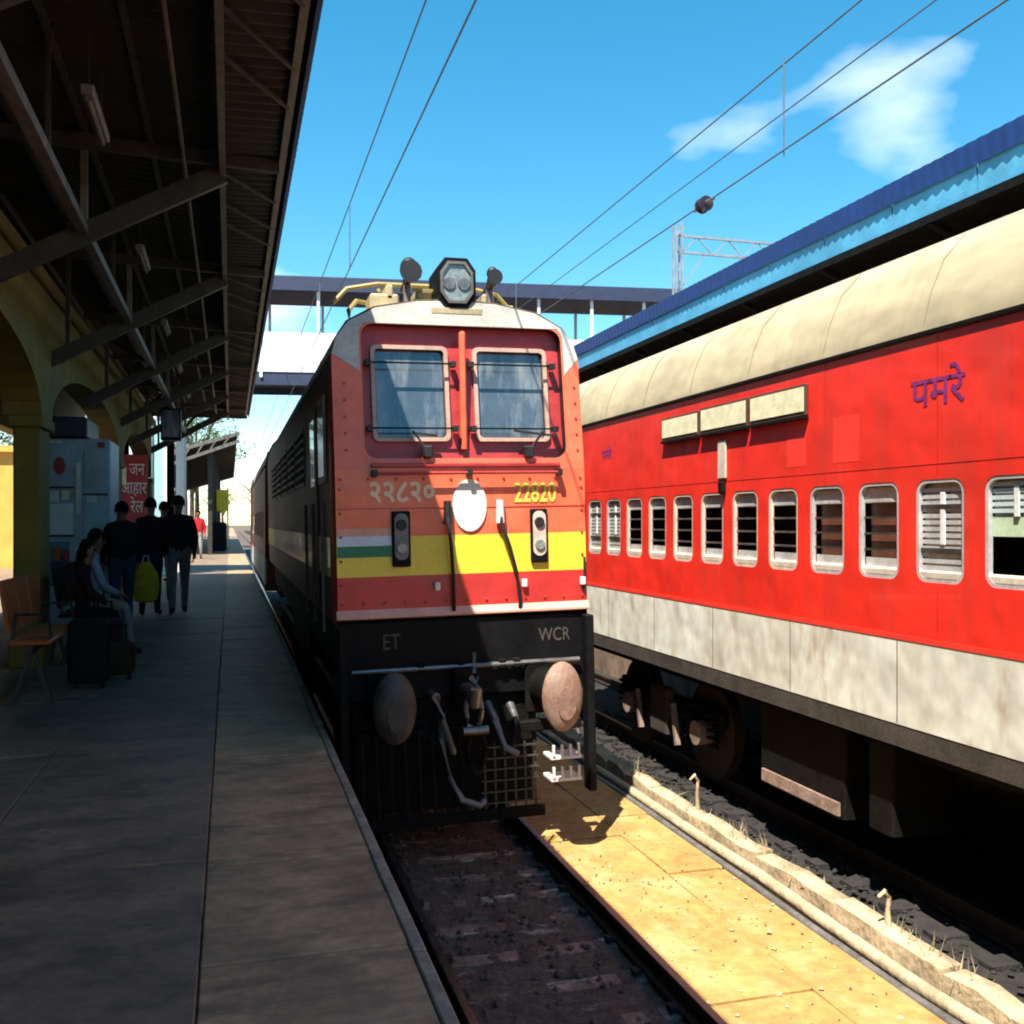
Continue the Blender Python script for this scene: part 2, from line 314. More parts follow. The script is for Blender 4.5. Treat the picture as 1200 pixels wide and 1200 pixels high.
tag(stones(1900, 0.64, 2.40, 1.5, 12, -0.135, 0.014, 0.032).build('gravel', ballast_m), 'loose brown gravel between the rails ahead of the locomotive', 'gravel', kind='stuff')
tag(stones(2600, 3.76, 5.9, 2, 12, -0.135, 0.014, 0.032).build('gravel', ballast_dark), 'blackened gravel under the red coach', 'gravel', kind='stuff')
sl_me = None
def track(xc, lab, ys):
    global sl_me
    t = empty('railway_track', (xc, 0, 0), label=lab, cat='railway track'); t['kind'] = 'structure'
    for sgn in (-1, 1):
        x = xc + sgn * 0.555
        r = MB(); r.box(x - 0.045, x + 0.045, -4, 260, -0.115, -0.1); r.box(x - 0.008, x + 0.008, -4, 260, -0.1, -0.032); r.box(x - 0.024, x + 0.024, -4, 260, -0.032, -0.004)
        ro = r.build('rail', rail_rust, t); MB().box(x - 0.02, x + 0.02, -4, 260, -0.0038, 0.0).build('rail_head', rail_top, ro)
    if sl_me is None:
        b = MB(); b.loft([[(-0.88, -0.085, -0.2), (-0.88, 0.085, -0.2), (-0.88, 0.07, 0), (-0.88, -0.07, 0)], [(-0.3, -0.075, -0.2), (-0.3, 0.075, -0.2), (-0.3, 0.06, -0.018), (-0.3, -0.06, -0.018)], [(0.3, -0.075, -0.2), (0.3, 0.075, -0.2), (0.3, 0.06, -0.018), (0.3, -0.06, -0.018)], [(0.88, -0.085, -0.2), (0.88, 0.085, -0.2), (0.88, 0.07, 0), (0.88, -0.07, 0)]])
        for sgn in (-1, 1):
            for d in (-0.075, 0.075): b.box(sgn * 0.555 + d - 0.02, sgn * 0.555 + d + 0.02, -0.03, 0.03, -0.004, 0.025, mi=1)
        o = b.build('sleeper', [sleeper_m, rail_rust]); sl_me = o.data; bpy.data.objects.remove(o)
    for y in ys:
        o = link('sleeper', sl_me, t, local=True); o.location = (random.uniform(-.01, .01), y, -0.117 + random.uniform(-0.006, 0.004)); o.rotation_euler.z = random.uniform(-0.012, 0.012)
track(1.645, 'rusty broad gauge track running under the locomotive beside the platform', [2 + 0.42 * k for k in range(26)])
sl_me = sl_me.copy(); sl_me.materials[0] = ballast_dark  # second track's sleepers recoloured dark, painting in the coach's shade
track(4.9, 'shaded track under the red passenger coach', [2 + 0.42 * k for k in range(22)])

pf = empty('platform', (0, 0, 0)); pf['kind'] = 'structure'; tag(pf, 'long paved station platform beside the locomotive', 'platform')
MB().box(-14, 0.58, -30, 260, -0.5, PZ - 0.035).build('platform_base', grout, pf)
MB().box(0.58, 0.62, -30, 260, -0.5, PZ - 0.08).build('platform_wall', brickwall, pf)
def slab_mesh(lx, ly, m, name='paving_slab'):
    o = MB().box(-lx / 2, lx / 2, -ly / 2, ly / 2, -0.06, 0, bev=0.006).build(name, m); d = o.data; bpy.data.objects.remove(o); return d
sb = slab_mesh(0.702, 0.497, slab_brown); sg = slab_mesh(0.995, 0.995, slab_grey); sc_ = slab_mesh(0.05, 0.985, coping, 'coping_stone')
def put(me, nm, par, x, y, z, rz=0.0):
    o = link(nm, me, par, local=True); o.location = (x, y, z); o.rotation_euler = (random.uniform(-.003, .003), random.uniform(-.003, .003), rz); return o
for k in range(34):
    put(sb, 'paving_slab', pf, 0.253, 0.7 + 0.5 * k, PZ - 0.002 + random.uniform(-.003, .003), random.choice((0, math.pi)))
for k in range(17):
    for i in range(3): put(sg, 'paving_slab', pf, -0.6 - i, 0.37 + k, PZ + random.uniform(-.003, .003))
    put(sc_, 'coping_stone', pf, 0.632, 0.87 + k, PZ + 0.002 + random.uniform(-.002, .002), random.uniform(-.004, .004))
MB().box(-0.1, 0.604, 17.46, 260, PZ - 0.06, PZ).build('paving_strip', slab_brown, pf)
MB().box(-14, -0.104, 16.88, 260, PZ - 0.06, PZ).build('paving_field', slab_grey, pf)
MB().box(-14, -3.1, -30, 16.876, PZ - 0.06, PZ).build('paving_field', slab_grey, pf)
MB().box(0.607, 0.657, 17.38, 260, PZ - 0.06, PZ).build('coping_strip', coping, pf)

# walkway of dusty slabs between the tracks
dirt_m = mat('dirt', (0.3, 0.19, 0.085), 0.95, var=0.6, scale=7, bump=0.7, fine=30, bumpd=0.02)
wk = empty('walkway', (0, 0, 0)); wk['kind'] = 'structure'; tag(wk, 'sunlit dusty yellow concrete slabs between the two tracks', 'walkway')
MB().box(2.4, 3.75, -4, 200, -0.5, -0.2).build('soil', earth, wk)
d1 = slab_mesh(0.62, 1.28, dust); d2 = slab_mesh(0.42, 1.28, dust)
for k in range(10):
    for me, x, of in ((d1, 2.585, 0.0), (d2, 3.112, 0.45)):
        o = put(me, 'paving_slab', wk, x, 1.2 + 1.3 * k + of, -0.085 + random.uniform(-0.008, 0.008), random.uniform(-.006, .006)); o.rotation_euler.x = random.uniform(-.01, .01)
tag(stones(260, 2.3, 3.3, 2, 14, -0.082, 0.006, 0.02).build('rubble', dust_pale), 'pale grit scattered over the sunlit slabs between the tracks', 'grit', kind='stuff')
tag(stones(700, 2.26, 3.3, 2, 12, -0.086, 0.004, 0.013).build('gravel', dirt_m), 'fine brown dirt crumbs scattered over the sunlit slabs', 'dirt', kind='stuff')
kb = empty('kerb', (3.65, 0, 0), label='broken pale concrete kerb beside the red coach track', cat='kerb'); kb['kind'] = 'structure'
for k in range(13):
    y = 1.5 + 0.95 * k; b = MB(); h = [-0.02 + random.uniform(-.03, .02) for _ in range(5)]; wd = [random.uniform(-.012, .012) for _ in range(5)]
    b.loft([[(3.58 + wd[i], y + 0.232 * i, -0.3), (3.74 + wd[i], y + 0.232 * i, -0.3), (3.73 + wd[i], y + 0.232 * i, h[i]), (3.59 + wd[i], y + 0.232 * i, h[i] - 0.01)] for i in range(5)])
    b.build('kerb_stone', dust_pale, kb)
for x, z, r, lab in ((3.385, -0.12, 0.03, 'thin grey cable pipe lying along the slabs, nearer the locomotive'), (3.505, -0.115, 0.042, 'thicker cable pipe lying against the broken kerb')):
    pts = [(x + 0.012 * math.sin(j * 1.3 + x * 9), -2 + j * 0.8, z + 0.008 * math.sin(j * 2.1)) for j in range(40)]
    tag(MB().tube(pts, r, 10).build('cable_pipe', pipe_pale if r < .04 else dust_pale, smooth=True), lab, 'pipe')
b = MB()
for _ in range(800):
    y = random.uniform(2.5, 13); c = Vector((random.gauss(3.68, 0.05), y, -0.06)); hgt = random.uniform(0.03, 0.1) * (1.7 if math.sin(y * 3.1) > 0.4 else 0.7)
    a = random.uniform(0, 6.28); dx = Vector((math.cos(a), math.sin(a), 0)) * random.uniform(0.003, 0.008); tip = c + Vector((random.gauss(0, .035), random.gauss(0, .035), hgt))
    b.bm.faces.new([b.bm.verts.new(p) for p in (c - dx, c + dx, tip)])
tag(b.build('dry_grass', tuft_m, norm=False), 'dry straw coloured grass tufts along the kerb', 'grass', kind='stuff')
for px, py, h, lab in ((1042, 1092, 0.2, 'bent rusty wire hook sticking up from the kerb near the coach'), (818, 950, 0.26, 'pale bent stake sticking up by the kerb beyond the cable pipes')):
    p = at(px, py, Z=-0.05); b = MB()
    b.tube([(p.x, p.y, -0.25), (p.x, p.y, -0.05), (p.x - 0.01, p.y, h * .4), (p.x + 0.0, p.y, h * .75), (p.x - .03, p.y, h * .95), (p.x - .075, p.y, h * .8)], [.013, .02, .013, .012, .014, .01], 8)
    tag(b.build('wire_stake', dust_pale, smooth=True), lab, 'stake')

# ------------------------------------------------------------------ locomotive
lab_loco = 'red and yellow electric locomotive standing at the platform'
lo = empty('locomotive', (1.70, 7.0, 0), label=lab_loco, cat='locomotive'); lo.rotation_euler = (0, R(-1.2), 0)
def yz(z): return max(0, (z - 2.72) * 0.11)
def fr(proud=0.0): return lambda u, v, d: (u, yz(v) - proud + d, v)
def L(b, n, m, par=None, smooth=False): return b.build(n, m, par or lo, smooth, local=True)
def sect(y, k=1.0, dz=0.0):
    h = [(0.95, 1.62), (0.955, 2.4), (0.95, 3.4), (0.935, 3.56), (0.9, 3.68), (0.82, 3.80), (0.62, 3.91), (0.3, 3.97), (0, 3.985)]
    r = [(x * k, y, z + dz) for x, z in h]; return r + [(-x * k, y, z + dz) for x, z in h[-2::-1]]
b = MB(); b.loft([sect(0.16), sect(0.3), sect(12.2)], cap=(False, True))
body = L(b, 'body', [loco_red_shaded], smooth=True)
L(MB().box(-.8, .8, .32, .36, 1.64, 3.74), 'cab_bulkhead', inside, body)
b = MB()   # bevelled vertical cab corners and roof brow
secA = [(x * 0.985, yz(z) + 0.0, z - 0.005) for x, y, z in sect(0)]
b.loft([secA, [(x, yz(z) * 0.9 + 0.05, z) for x, y, z in sect(0)], sect(0.16)], cap=(False, False))
L(b, 'cab_corner', loco_red, smooth=True)
b = MB(); b.loft([[(x, y, z) for x, y, z in sect(0.13, 1.003, 0.004) if z > 3.5], [(x, y, z) for x, y, z in sect(12.2, 1.003, 0.004) if z > 3.5]], closed=False)
b.loft([[(x, yz(z) * 0.9 + 0.045, z) for x, y, z in sect(0, 1.003, 0.004) if z > 3.5], [(x, y, z) for x, y, z in sect(0.13, 1.003, 0.004) if z > 3.5]], closed=False, mi=1)
L(b, 'roof', [roof_cream, loco_white], smooth=True)
# cab front
W = 0.935; RX0, RX1, RZ0, RZ1 = -0.72, 0.80, 2.80, 3.785
arc = [(0.935, 3.56), (0.90, 3.675), (0.81, 3.795), (0.61, 3.904), (0.3, 3.964), (0, 3.978)]
arc = arc + [(-x, z) for x, z in arc[-2::-1]]
front = L(MB().poly([[(-W, 2.72), (W, 2.72)] + arc, rrect(RX0, RX1, RZ0, RZ1, 0.09)], fr(), 0.085, rim=1), 'cab_front', [loco_orange, rubber])
L(MB().poly([[(-W, 2.24), (W, 2.24), (W, 2.7198), (-W, 2.7198)]], fr(), 0.02), 'front_panel', loco_orange, front)
L(MB().poly([[(-W, 1.955), (W, 1.955), (W, 2.2397), (-W, 2.2397)]], fr(0.001), 0.02), 'yellow_band', loco_yellow, front)
L(MB().poly([[(-W, 1.72), (W, 1.72), (W, 1.9547), (-W, 1.9547)]], fr(), 0.02), 'lower_panel', loco_red, front)
L(MB().loft([[(s, -0.002, 1.72), (s, -0.012, 1.70), (s, -0.03, 1.675), (s, -0.03, 1.66), (s, 0.03, 1.645), (s, 0.05, 1.72)] for s in (-0.945, 0.945)]), 'bottom_lip', saffron, front)
white = [(-0.932, 3.56), (-0.735, 3.43), (-0.735, 3.73), (-0.70, 3.79), (0.78, 3.79), (0.815, 3.73), (0.815, 3.43), (0.932, 3.56)] + arc[1:-1]
L(MB().poly([white], fr(0.004), 0.01), 'white_brow', loco_white, front)
rec = fr(-0.085)
W1, W2 = (-0.625, -0.095), (0.14, 0.675)
L(MB().poly([rrect(RX0, RX1, RZ0, RZ1, 0.09)] + [rrect(a, c, 2.95, 3.62, 0.05) for a, c in (W1, W2)], rec, 0.03), 'recess_panel', loco_crimson, front)
for i, (a, c) in enumerate((W1, W2)):
    wf = L(MB().poly([rrect(a - 0.022, c + 0.022, 2.928, 3.642, 0.045), rrect(a + 0.008, c - 0.008, 2.958, 3.612, 0.03)], fr(-0.055), 0.04), 'window', frame_beige)
    L(MB().poly([rrect(a, c, 2.95, 3.62, 0.05)], fr(-0.098)), 'pane', screen_glass, wf)
    L(MB().poly([rrect(a + 0.004, c - 0.004, 2.954, 3.616, 0.048), rrect(a + 0.014, c - 0.014, 2.964, 3.606, 0.03)], fr(-0.08), 0.012), 'gasket', rubber, wf)
    for z in (3.02, 3.5): L(MB().bar((a - 0.05, yz(z) - 0.005, z), (c + 0.05, yz(z) - 0.005, z), 0.012), 'guard_bar', black_paint, wf)
    for x in (a - 0.05, c + 0.05):
        for z in (3.02, 3.5): L(MB().box(x - .02, x + .02, yz(z) - .015, yz(z) + .06, z - .02, z + .02), 'bracket', rubber, wf)
    L(MB().box(a + 0.03, c - 0.03, yz(3.55) + .13, yz(3.55) + 0.145, 3.46, 3.6), 'sun_visor', white_paint, wf)
    # raised rib panel below the window, wiper
    xm = (a + c) / 2 + 0.09
    wp = L(MB().box(xm - 0.035, xm + 0.035, -0.045, 0.03, 2.80, 2.89, bev=.01), 'wiper', rubber)
    L(MB().bar((xm, -0.03, 2.85), (xm + 0.12 - .22 * (i == 0), 0.02, 3.0), 0.014), 'wiper_arm', rubber, wp)
    L(MB().bar((xm - 0.1, 0.03, 2.985 + .02 * i), (xm + 0.24 - .16 * (i == 0), 0.03, 2.965), 0.016), 'wiper_blade', rubber, wp)
L(MB().box(0.0, 0.045, yz(3.2) - .0, yz(3.2) + .05, 2.86, 3.74, bev=.012), 'centre_rib', loco_orange)
hr = L(MB().cyl((-0.66, -0.06, 2.69), (0.72, -0.06, 2.69), 0.012, n=8), 'handrail', loco_crimson)
for x in (-0.66, 0.03, 0.72): L(MB().box(x - .018, x + .018, -.075, 0, 2.665, 2.715), 'rail_bracket', rubber, hr)
L(MB().box(-0.68, 0.74, -0.02, 0, 2.735, 2.765, bev=.006), 'ledge', loco_crimson)
# number, disc, markers, flag, cables
text('number', '\u0968\u0968\u096e\u0968\u0966', text_cream, lo, (-0.46, -0.004, 2.49), (R(90), 0, 0), 0.215, 0.82, local=True, bold=.007)
text('number', '22820', text_yellow, lo, (0.54, -0.004, 2.475), (R(90), 0, 0), 0.2, 0.66, local=True, bold=.004)
dk = L(MB().poly([ell(0.035, 2.455, 0.128, 0.192, 28)], fr(0.014), 0.012), 'white_disc', disc_white)
for i, x in enumerate((-0.475, 0.56)):
    mk = L(MB().box(x - .066, x + .066, -.03, .0, 2.02, 2.42, bev=.008), 'marker_light', black_paint)
    L(MB().poly([rrect(x - .05, x + .05, 2.07, 2.405, .049, 5)], fr(.036), .008), 'bezel', grey_paint if i == 0 else sill_cream, mk)
    for z, mm in ((2.32, rubber), (2.155, lens_glass)):
        L(MB().cyl((x, -.05, z), (x, -.03, z), .036, .042, n=14), 'lamp', mm, mk)
for z0, z1, mm in ((2.245, 2.30, saffron), (2.175, 2.2448, flag_white), (2.095, 2.1748, green_paint)):
    L(MB().poly([[(-.93, z0), (-.545, z0), (-.545, z1), (-.93, z1)]], fr(.004), .006), 'flag_stripe', mm)
for x0, x1, zt in ((-.135, -.1, 2.44), (.26, .40, 2.44)):
    jc = L(MB().tube([(x0, -.03, zt), (x0, -.06, zt - .12), (x0 + (x1 - x0) * .4, -.07, 2.15), (x0 + (x1 - x0) * .8, -.05, 1.95), (x1, -.03, 1.74), (x1, -.02, 1.69)], .014, 8), 'jumper_cable', rubber, smooth=True)
    L(MB().cyl((x0, -.03, zt - .12), (x0, -.03, zt + .05), .034, .028, n=10), 'jumper_socket', rubber if x0 < 0 else white_paint, jc, True)
for x in (-.22, .44, .9): L(MB().box(x - .02, x + .02, -.035, 0, 1.84, 1.9, bev=.006), 'socket', white_paint)
L(MB().bar((.915, -.02, 1.8), (.915, -.02, 2.05), .014), 'grab_rail', rubber)
bo = MB().cyl((0, 0, 0), (0, -.008, 0), .012, .009, n=8).build('bolt', loco_crimson, lo, local=True); bo.location = (-.9, 0, 1.76)
for x, z in [(-.9 + .15 * k, 1.76) for k in range(1, 13)] + [(-.9 + .2 * k, 2.65) for k in range(10)] + [(s_ * .905, 1.9 + .17 * k) for s_ in (-1, 1) for k in range(5)] + [(s_ * .87 + .02, 2.86 + .12 * k) for s_ in (-1, 1) for k in range(5)]:
    o = bo.copy(); COL.objects.link(o); o.location = (x, yz(z), z)
L(MB().box(-.93, .93, -.004, 0, 2.437, 2.443), 'weld_seam', loco_crimson, front)
# headstock with its lettering
hs_ = L(MB().box(-.93, .93, .0, .35, 1.06, 1.635, bev=.012), 'headstock', black_paint)
text('lettering', 'ET', text_grey, hs_, (-.56, -.003, 1.43), (R(90), 0, 0), .16, .75, local=True)
text('lettering', 'WCR', text_grey, hs_, (.67, -.003, 1.43), (R(90), 0, 0), .14, .75, local=True)
L(MB().cyl((-.85, -.04, 1.285), (.85, -.04, 1.285), .018, n=8), 'air_pipe', steel)
for x in (-.36, -.06, .25, .36): L(MB().box(x - .03, x + .03, -.055, .0, 1.25, 1.32, bev=.008), 'pipe_clamp', black_grime_shade)
for i, x in enumerate((-.625, .555)):
    bf = L(MB().box(x - .13, x + .13, -.05, .0, .9, 1.3, bev=.02), 'buffer', black_grime_shade)
    L(MB().cyl((x, -.04, 1.1), (x, -.32, 1.1), .15, .13, n=18, sx=.75), 'buffer_sleeve', black_grime_shade, bf, True)
    L(MB().cyl((x, -.3, 1.1), (x, -.5, 1.1), .09, n=16, sx=.75), 'buffer_plunger', steel, bf, True)
    b = MB(); rr = [(0, -.565), (.1, -.56), (.19, -.545), (.236, -.52), (.245, -.495), (.2, -.48)]
    b.loft([[(x + .148 / .245 * r_ * math.cos(t * math.pi / 14), y_, 1.1 + r_ * math.sin(t * math.pi / 14)) for t in range(28)] for r_, y_ in rr[1:]])
    L(b, 'buffer_head', buffer_steel if i else buffer_shaded, bf, True)  # left head is a darker copy, with canopy shade in its colour
    L(MB().poly([ell(x + .012, 1.06, .07, .115, 18)], lambda u, v, d: (u, -.566 + d, v), .006), 'wear_plate', buffer_worn if i else steel_dark, bf)  # left plate darkened for the same painted shade
cp = L(MB().box(-.13, .05, -.1, .0, .98, 1.28, bev=.02), 'coupling', black_grime_shade)
L(MB().tube([(-.04, 0, 1.12), (-.04, -.25, 1.12), (-.04, -.36, 1.08), (-.04, -.4, 1.17), (-.04, -.34, 1.24), (-.04, -.26, 1.22)], [.06, .055, .05, .045, .035, .02], 10), 'draw_hook', steel, cp, True)
def link_ring(c, rx, rz, r): return [(c[0] + rx * math.cos(t * math.pi / 8), c[1] + .02 * math.sin(t), c[2] + rz * math.sin(t * math.pi / 8)) for t in range(17)]
L(MB().tube(link_ring((-.04, -.33, 1.02), .055, .15, .018), .018, 8), 'coupling_link', steel, cp, True)
L(MB().cyl((-.13, -.36, .88), (.05, -.36, .88), .032, n=10), 'coupling_screw', steel, cp, True)
L(MB().tube(link_ring((-.03, -.34, .74), .06, .16, .018), .02, 8), 'coupling_link', black_grime_shade, cp, True)
L(MB().bar((-.04, -.36, 1.28), (-.03, -.33, 1.42), .02), 'screw_handle', steel, cp)
for pts, mm in (([(-.3, -.05, 1.1), (-.28, -.2, 1.1), (-.25, -.24, .95), (-.2, -.24, .8), (-.17, -.22, .7)], steel), ([(-.22, -.03, .95), (-.24, -.2, .8), (-.22, -.26, .55), (-.12, -.28, .38), (.0, -.28, .33), (.04, -.26, .36)], grey_paint), ([(.3, -.03, .98), (.3, -.18, .9), (.27, -.22, .75), (.2, -.22, .7)], black_grime_shade), ([(.13, -.03, 1.0), (.15, -.2, .9), (.2, -.24, .72), (.3, -.24, .66)], grey_paint)):
    hz_ = L(MB().tube(pts, .024, 8), 'brake_hose', mm, smooth=True)
    L(MB().cyl(Vector(pts[0]) + Vector((0, -.02, 0)), Vector(pts[1]), .034, .03, n=10), 'hose_valve', steel, hz_, True)
# cattle guard with its grille and the steps
cg = L(MB().box(-.86, .5, -.24, -.2, .2, .28, bev=.008), 'cattle_guard', black_grime_shade)
for k in range(9):
    x = -.8 + .1 * k
    if x < .0: L(MB().bar((x, -.2, .28), (x, -.12, .85), .025), 'guard_bar', black_grime_shade, cg)
for k in range(6): x = .06 + .075 * k; L(MB().bar((x, -.215, .26), (x, -.20, .74), .014), 'grille_bar', steel_dark, cg)
for k in range(6): z = .32 + .08 * k; L(MB().bar((.03, -.225, z), (.46, -.225, z), .012), 'grille_bar', steel_dark, cg)
L(MB().box(-.84, .84, -.1, -.02, .78, .86, bev=.01), 'guard_beam', black_grime_shade, cg)
L(MB().box(-.84, .5, .05, .09, .24, 1.05, bev=.01), 'dark_backing', black_grime_shade, cg)  # dark plate added to keep the space behind the grille dark
for z in (.42, .58):
    st = L(MB().box(.56, .8, -.2, .0, z, z + .025, bev=.004), 'step', white_paint)
    for k in range(4): L(MB().bar((.58 + .065 * k, -.2, z + .03), (.58 + .065 * k, -.2, z + .11), .018), 'step_bar', white_paint, st)
L(MB().box(.885, .945, -.12, .0, .3, 1.62, bev=.008), 'corner_post', black_paint)
L(MB().box(-.945, -.885, -.12, .0, .3, 1.62, bev=.008), 'corner_post', black_paint)
# underframe, bogies, wheels
L(MB().box(-.86, .86, .36, 12.1, 1.2, 1.62), 'underframe', black_grime_shade)
for y0 in (.9, 8.0):
    bg_ = L(MB().box(-.6, .6, y0, y0 + 3.2, .55, .95, bev=.03), 'bogie', black_grime_shade)
    for s in (-1, 1): L(MB().box(s * .7 - .07, s * .7 + .07, y0 - .1, y0 + 3.3, .45, .85, bev=.03), 'bogie_frame', black_grime_shade, bg_)
    for j in range(3):
        for s in (-1, 1):
            wh = L(MB().cyl((s * .54, y0 + .5 + 1.1 * j, .5), (s * .62, y0 + .5 + 1.1 * j, .5), .5, n=24), 'wheel', rail_rust, bg_, True)
L(MB().box(-.8, .8, 4.6, 7.5, .35, 1.18, bev=.03), 'transformer_tank', black_grime_shade)
# body sides: stripe, louvres, doors and windows
for s in (-1, 1):
    x = s * .957
    L(MB().box(min(x, x + s * .003), max(x, x + s * .003), .2, 12.15, 1.95, 2.24), 'side_stripe', loco_yellow)
    dr = L(MB().box(min(x, x + s * .012), max(x, x + s * .012), 1.15, 1.75, 1.68, 3.3), 'cab_door', loco_red_shaded)
    L(MB().box(min(x, x + s * .018), max(x, x + s * .018), 1.25, 1.65, 2.65, 3.2), 'door_window', screen_glass, dr)
    sw = L(MB().box(min(x, x + s * .012), max(x, x + s * .012), .4, .95, 2.65, 3.3), 'side_window', frame_beige)
    L(MB().box(min(x, x + s * .016), max(x, x + s * .016), .45, .9, 2.7, 3.25), 'pane', screen_glass, sw)
    for k in range(5):
        lv = L(MB().box(min(x, x + s * .008), max(x, x + s * .008), 2.6 + 1.5 * k, 3.8 + 1.5 * k, 2.7, 3.25), 'louvre', grey_paint)
        for j in range(6): L(MB().box(min(x, x + s * .02), max(x, x + s * .02), 2.65 + 1.5 * k, 3.75 + 1.5 * k, 2.74 + .085 * j, 2.78 + .085 * j), 'louvre_slat', black_grime_shade, lv)
    for y in (.28, 1.05, 1.85): L(MB().cyl((x + s * .05, y, 1.55), (x + s * .05, y, 2.5), .014, n=8), 'handrail', pipe_pale)
# roof gear: headlight, horns, pantograph
oct_ = lambda r1, r2, ch: [(.0 - r1, 4.11 - r2 + ch), (.0 - r1 + ch * .7, 4.11 - r2), (.0 + r1 - ch * .7, 4.11 - r2), (.0 + r1, 4.11 - r2 + ch), (.0 + r1, 4.11 + r2 - ch), (.0 + r1 - ch * .7, 4.11 + r2), (.0 - r1 + ch * .7, 4.11 + r2), (.0 - r1, 4.11 + r2 - ch)]
hl = L(MB().poly([oct_(.148, .185, .09)], lambda u, v, d: (u, .12 + d, v), .3).poly([oct_(.148, .185, .09)], lambda u, v, d: (u, .42, v)), 'headlight', black_paint)
L(MB().poly([oct_(.124, .155, .08), oct_(.104, .134, .07)], lambda u, v, d: (u, .1 + d, v), .02), 'rim', pipe_pale, hl)
L(MB().poly([oct_(.105, .135, .07)], lambda u, v, d: (u, .115 + d, v), .004), 'pane', lens_glass, hl)
for x in (-.055, .055): L(MB().cyl((x, .112, 4.1), (x, .104, 4.1), .05, .045, n=14), 'bulb', steel, hl)
L(MB().box(-.2, .2, .12, .5, 3.87, 3.93, bev=.01), 'headlight_base', roof_cream, hl)
for x, z, r_ in ((-.34, 4.17, .075), (.30, 4.16, .05)):
    hn = L(MB().tube([(x, .5, z - .05), (x, .3, z - .03), (x, .2, z), (x, .14, z + .01), (x, .12, z + .01)], [.02, .03, .045, r_, r_ + .01], 12), 'horn', rubber, smooth=True)
    L(MB().cyl((x, .3, 3.86), (x, .3, z), .028, n=8), 'horn_stand', grey_paint, hn)
    L(MB().sphere((x, .2, z + .05), r_ * .9, (1, 1, 1.2)), 'horn_cover', rubber, hn, True)
for x0, x1, z0, z1 in ((-.62, -.40, 3.9, 4.05), (-.27, -.14, 3.9, 4.1), (.24, .34, 3.9, 4.08), (.36, .5, 3.88, 4.0), (-.5, -.44, 4.0, 4.12)):
    L(MB().box(x0, x1, .3, .55, z0, z1, bev=.015), 'roof_box', roof_cream)
for z in (4.0, 4.08): L(MB().bar((-.3, .28, z), (-.12, .28, z), .02), 'roof_rail', yellow_pipe)
pn = L(MB().box(-.5, .5, 1.4, 3.6, 4.06, 4.1), 'pantograph', grey_paint)
for s in (-1, 1):
    for y in (1.5, 3.5): L(MB().cyl((s * .42, y, 3.9), (s * .42, y, 4.07), .05, .035, n=10), 'insulator', insul, pn)
    L(MB().tube([(s * .4, 3.4, 4.14), (s * .3, 2.3, 4.26), (s * .38, 1.45, 4.34)], .018, 8), 'pantograph_arm', yellow_pipe, pn)
L(MB().tube([(-.78, 1.4, 4.2), (-.66, 1.4, 4.33), (-.4, 1.4, 4.38), (.4, 1.4, 4.38), (.66, 1.4, 4.33), (.78, 1.4, 4.2)], .02, 8), 'pantograph_head', yellow_pipe, pn, True)
L(MB().tube([(-.7, .9, 3.85), (-.7, .95, 4.05), (-.62, 1.1, 4.16), (-.45, 1.3, 4.18)], .02, 8), 'roof_conduit', yellow_pipe, smooth=True)
for k in range(3): L(MB().box(-.45, .45, 4.2 + 2.2 * k, 5.6 + 2.2 * k, 3.9, 4.12, bev=.03), 'roof_hatch', grey_paint)

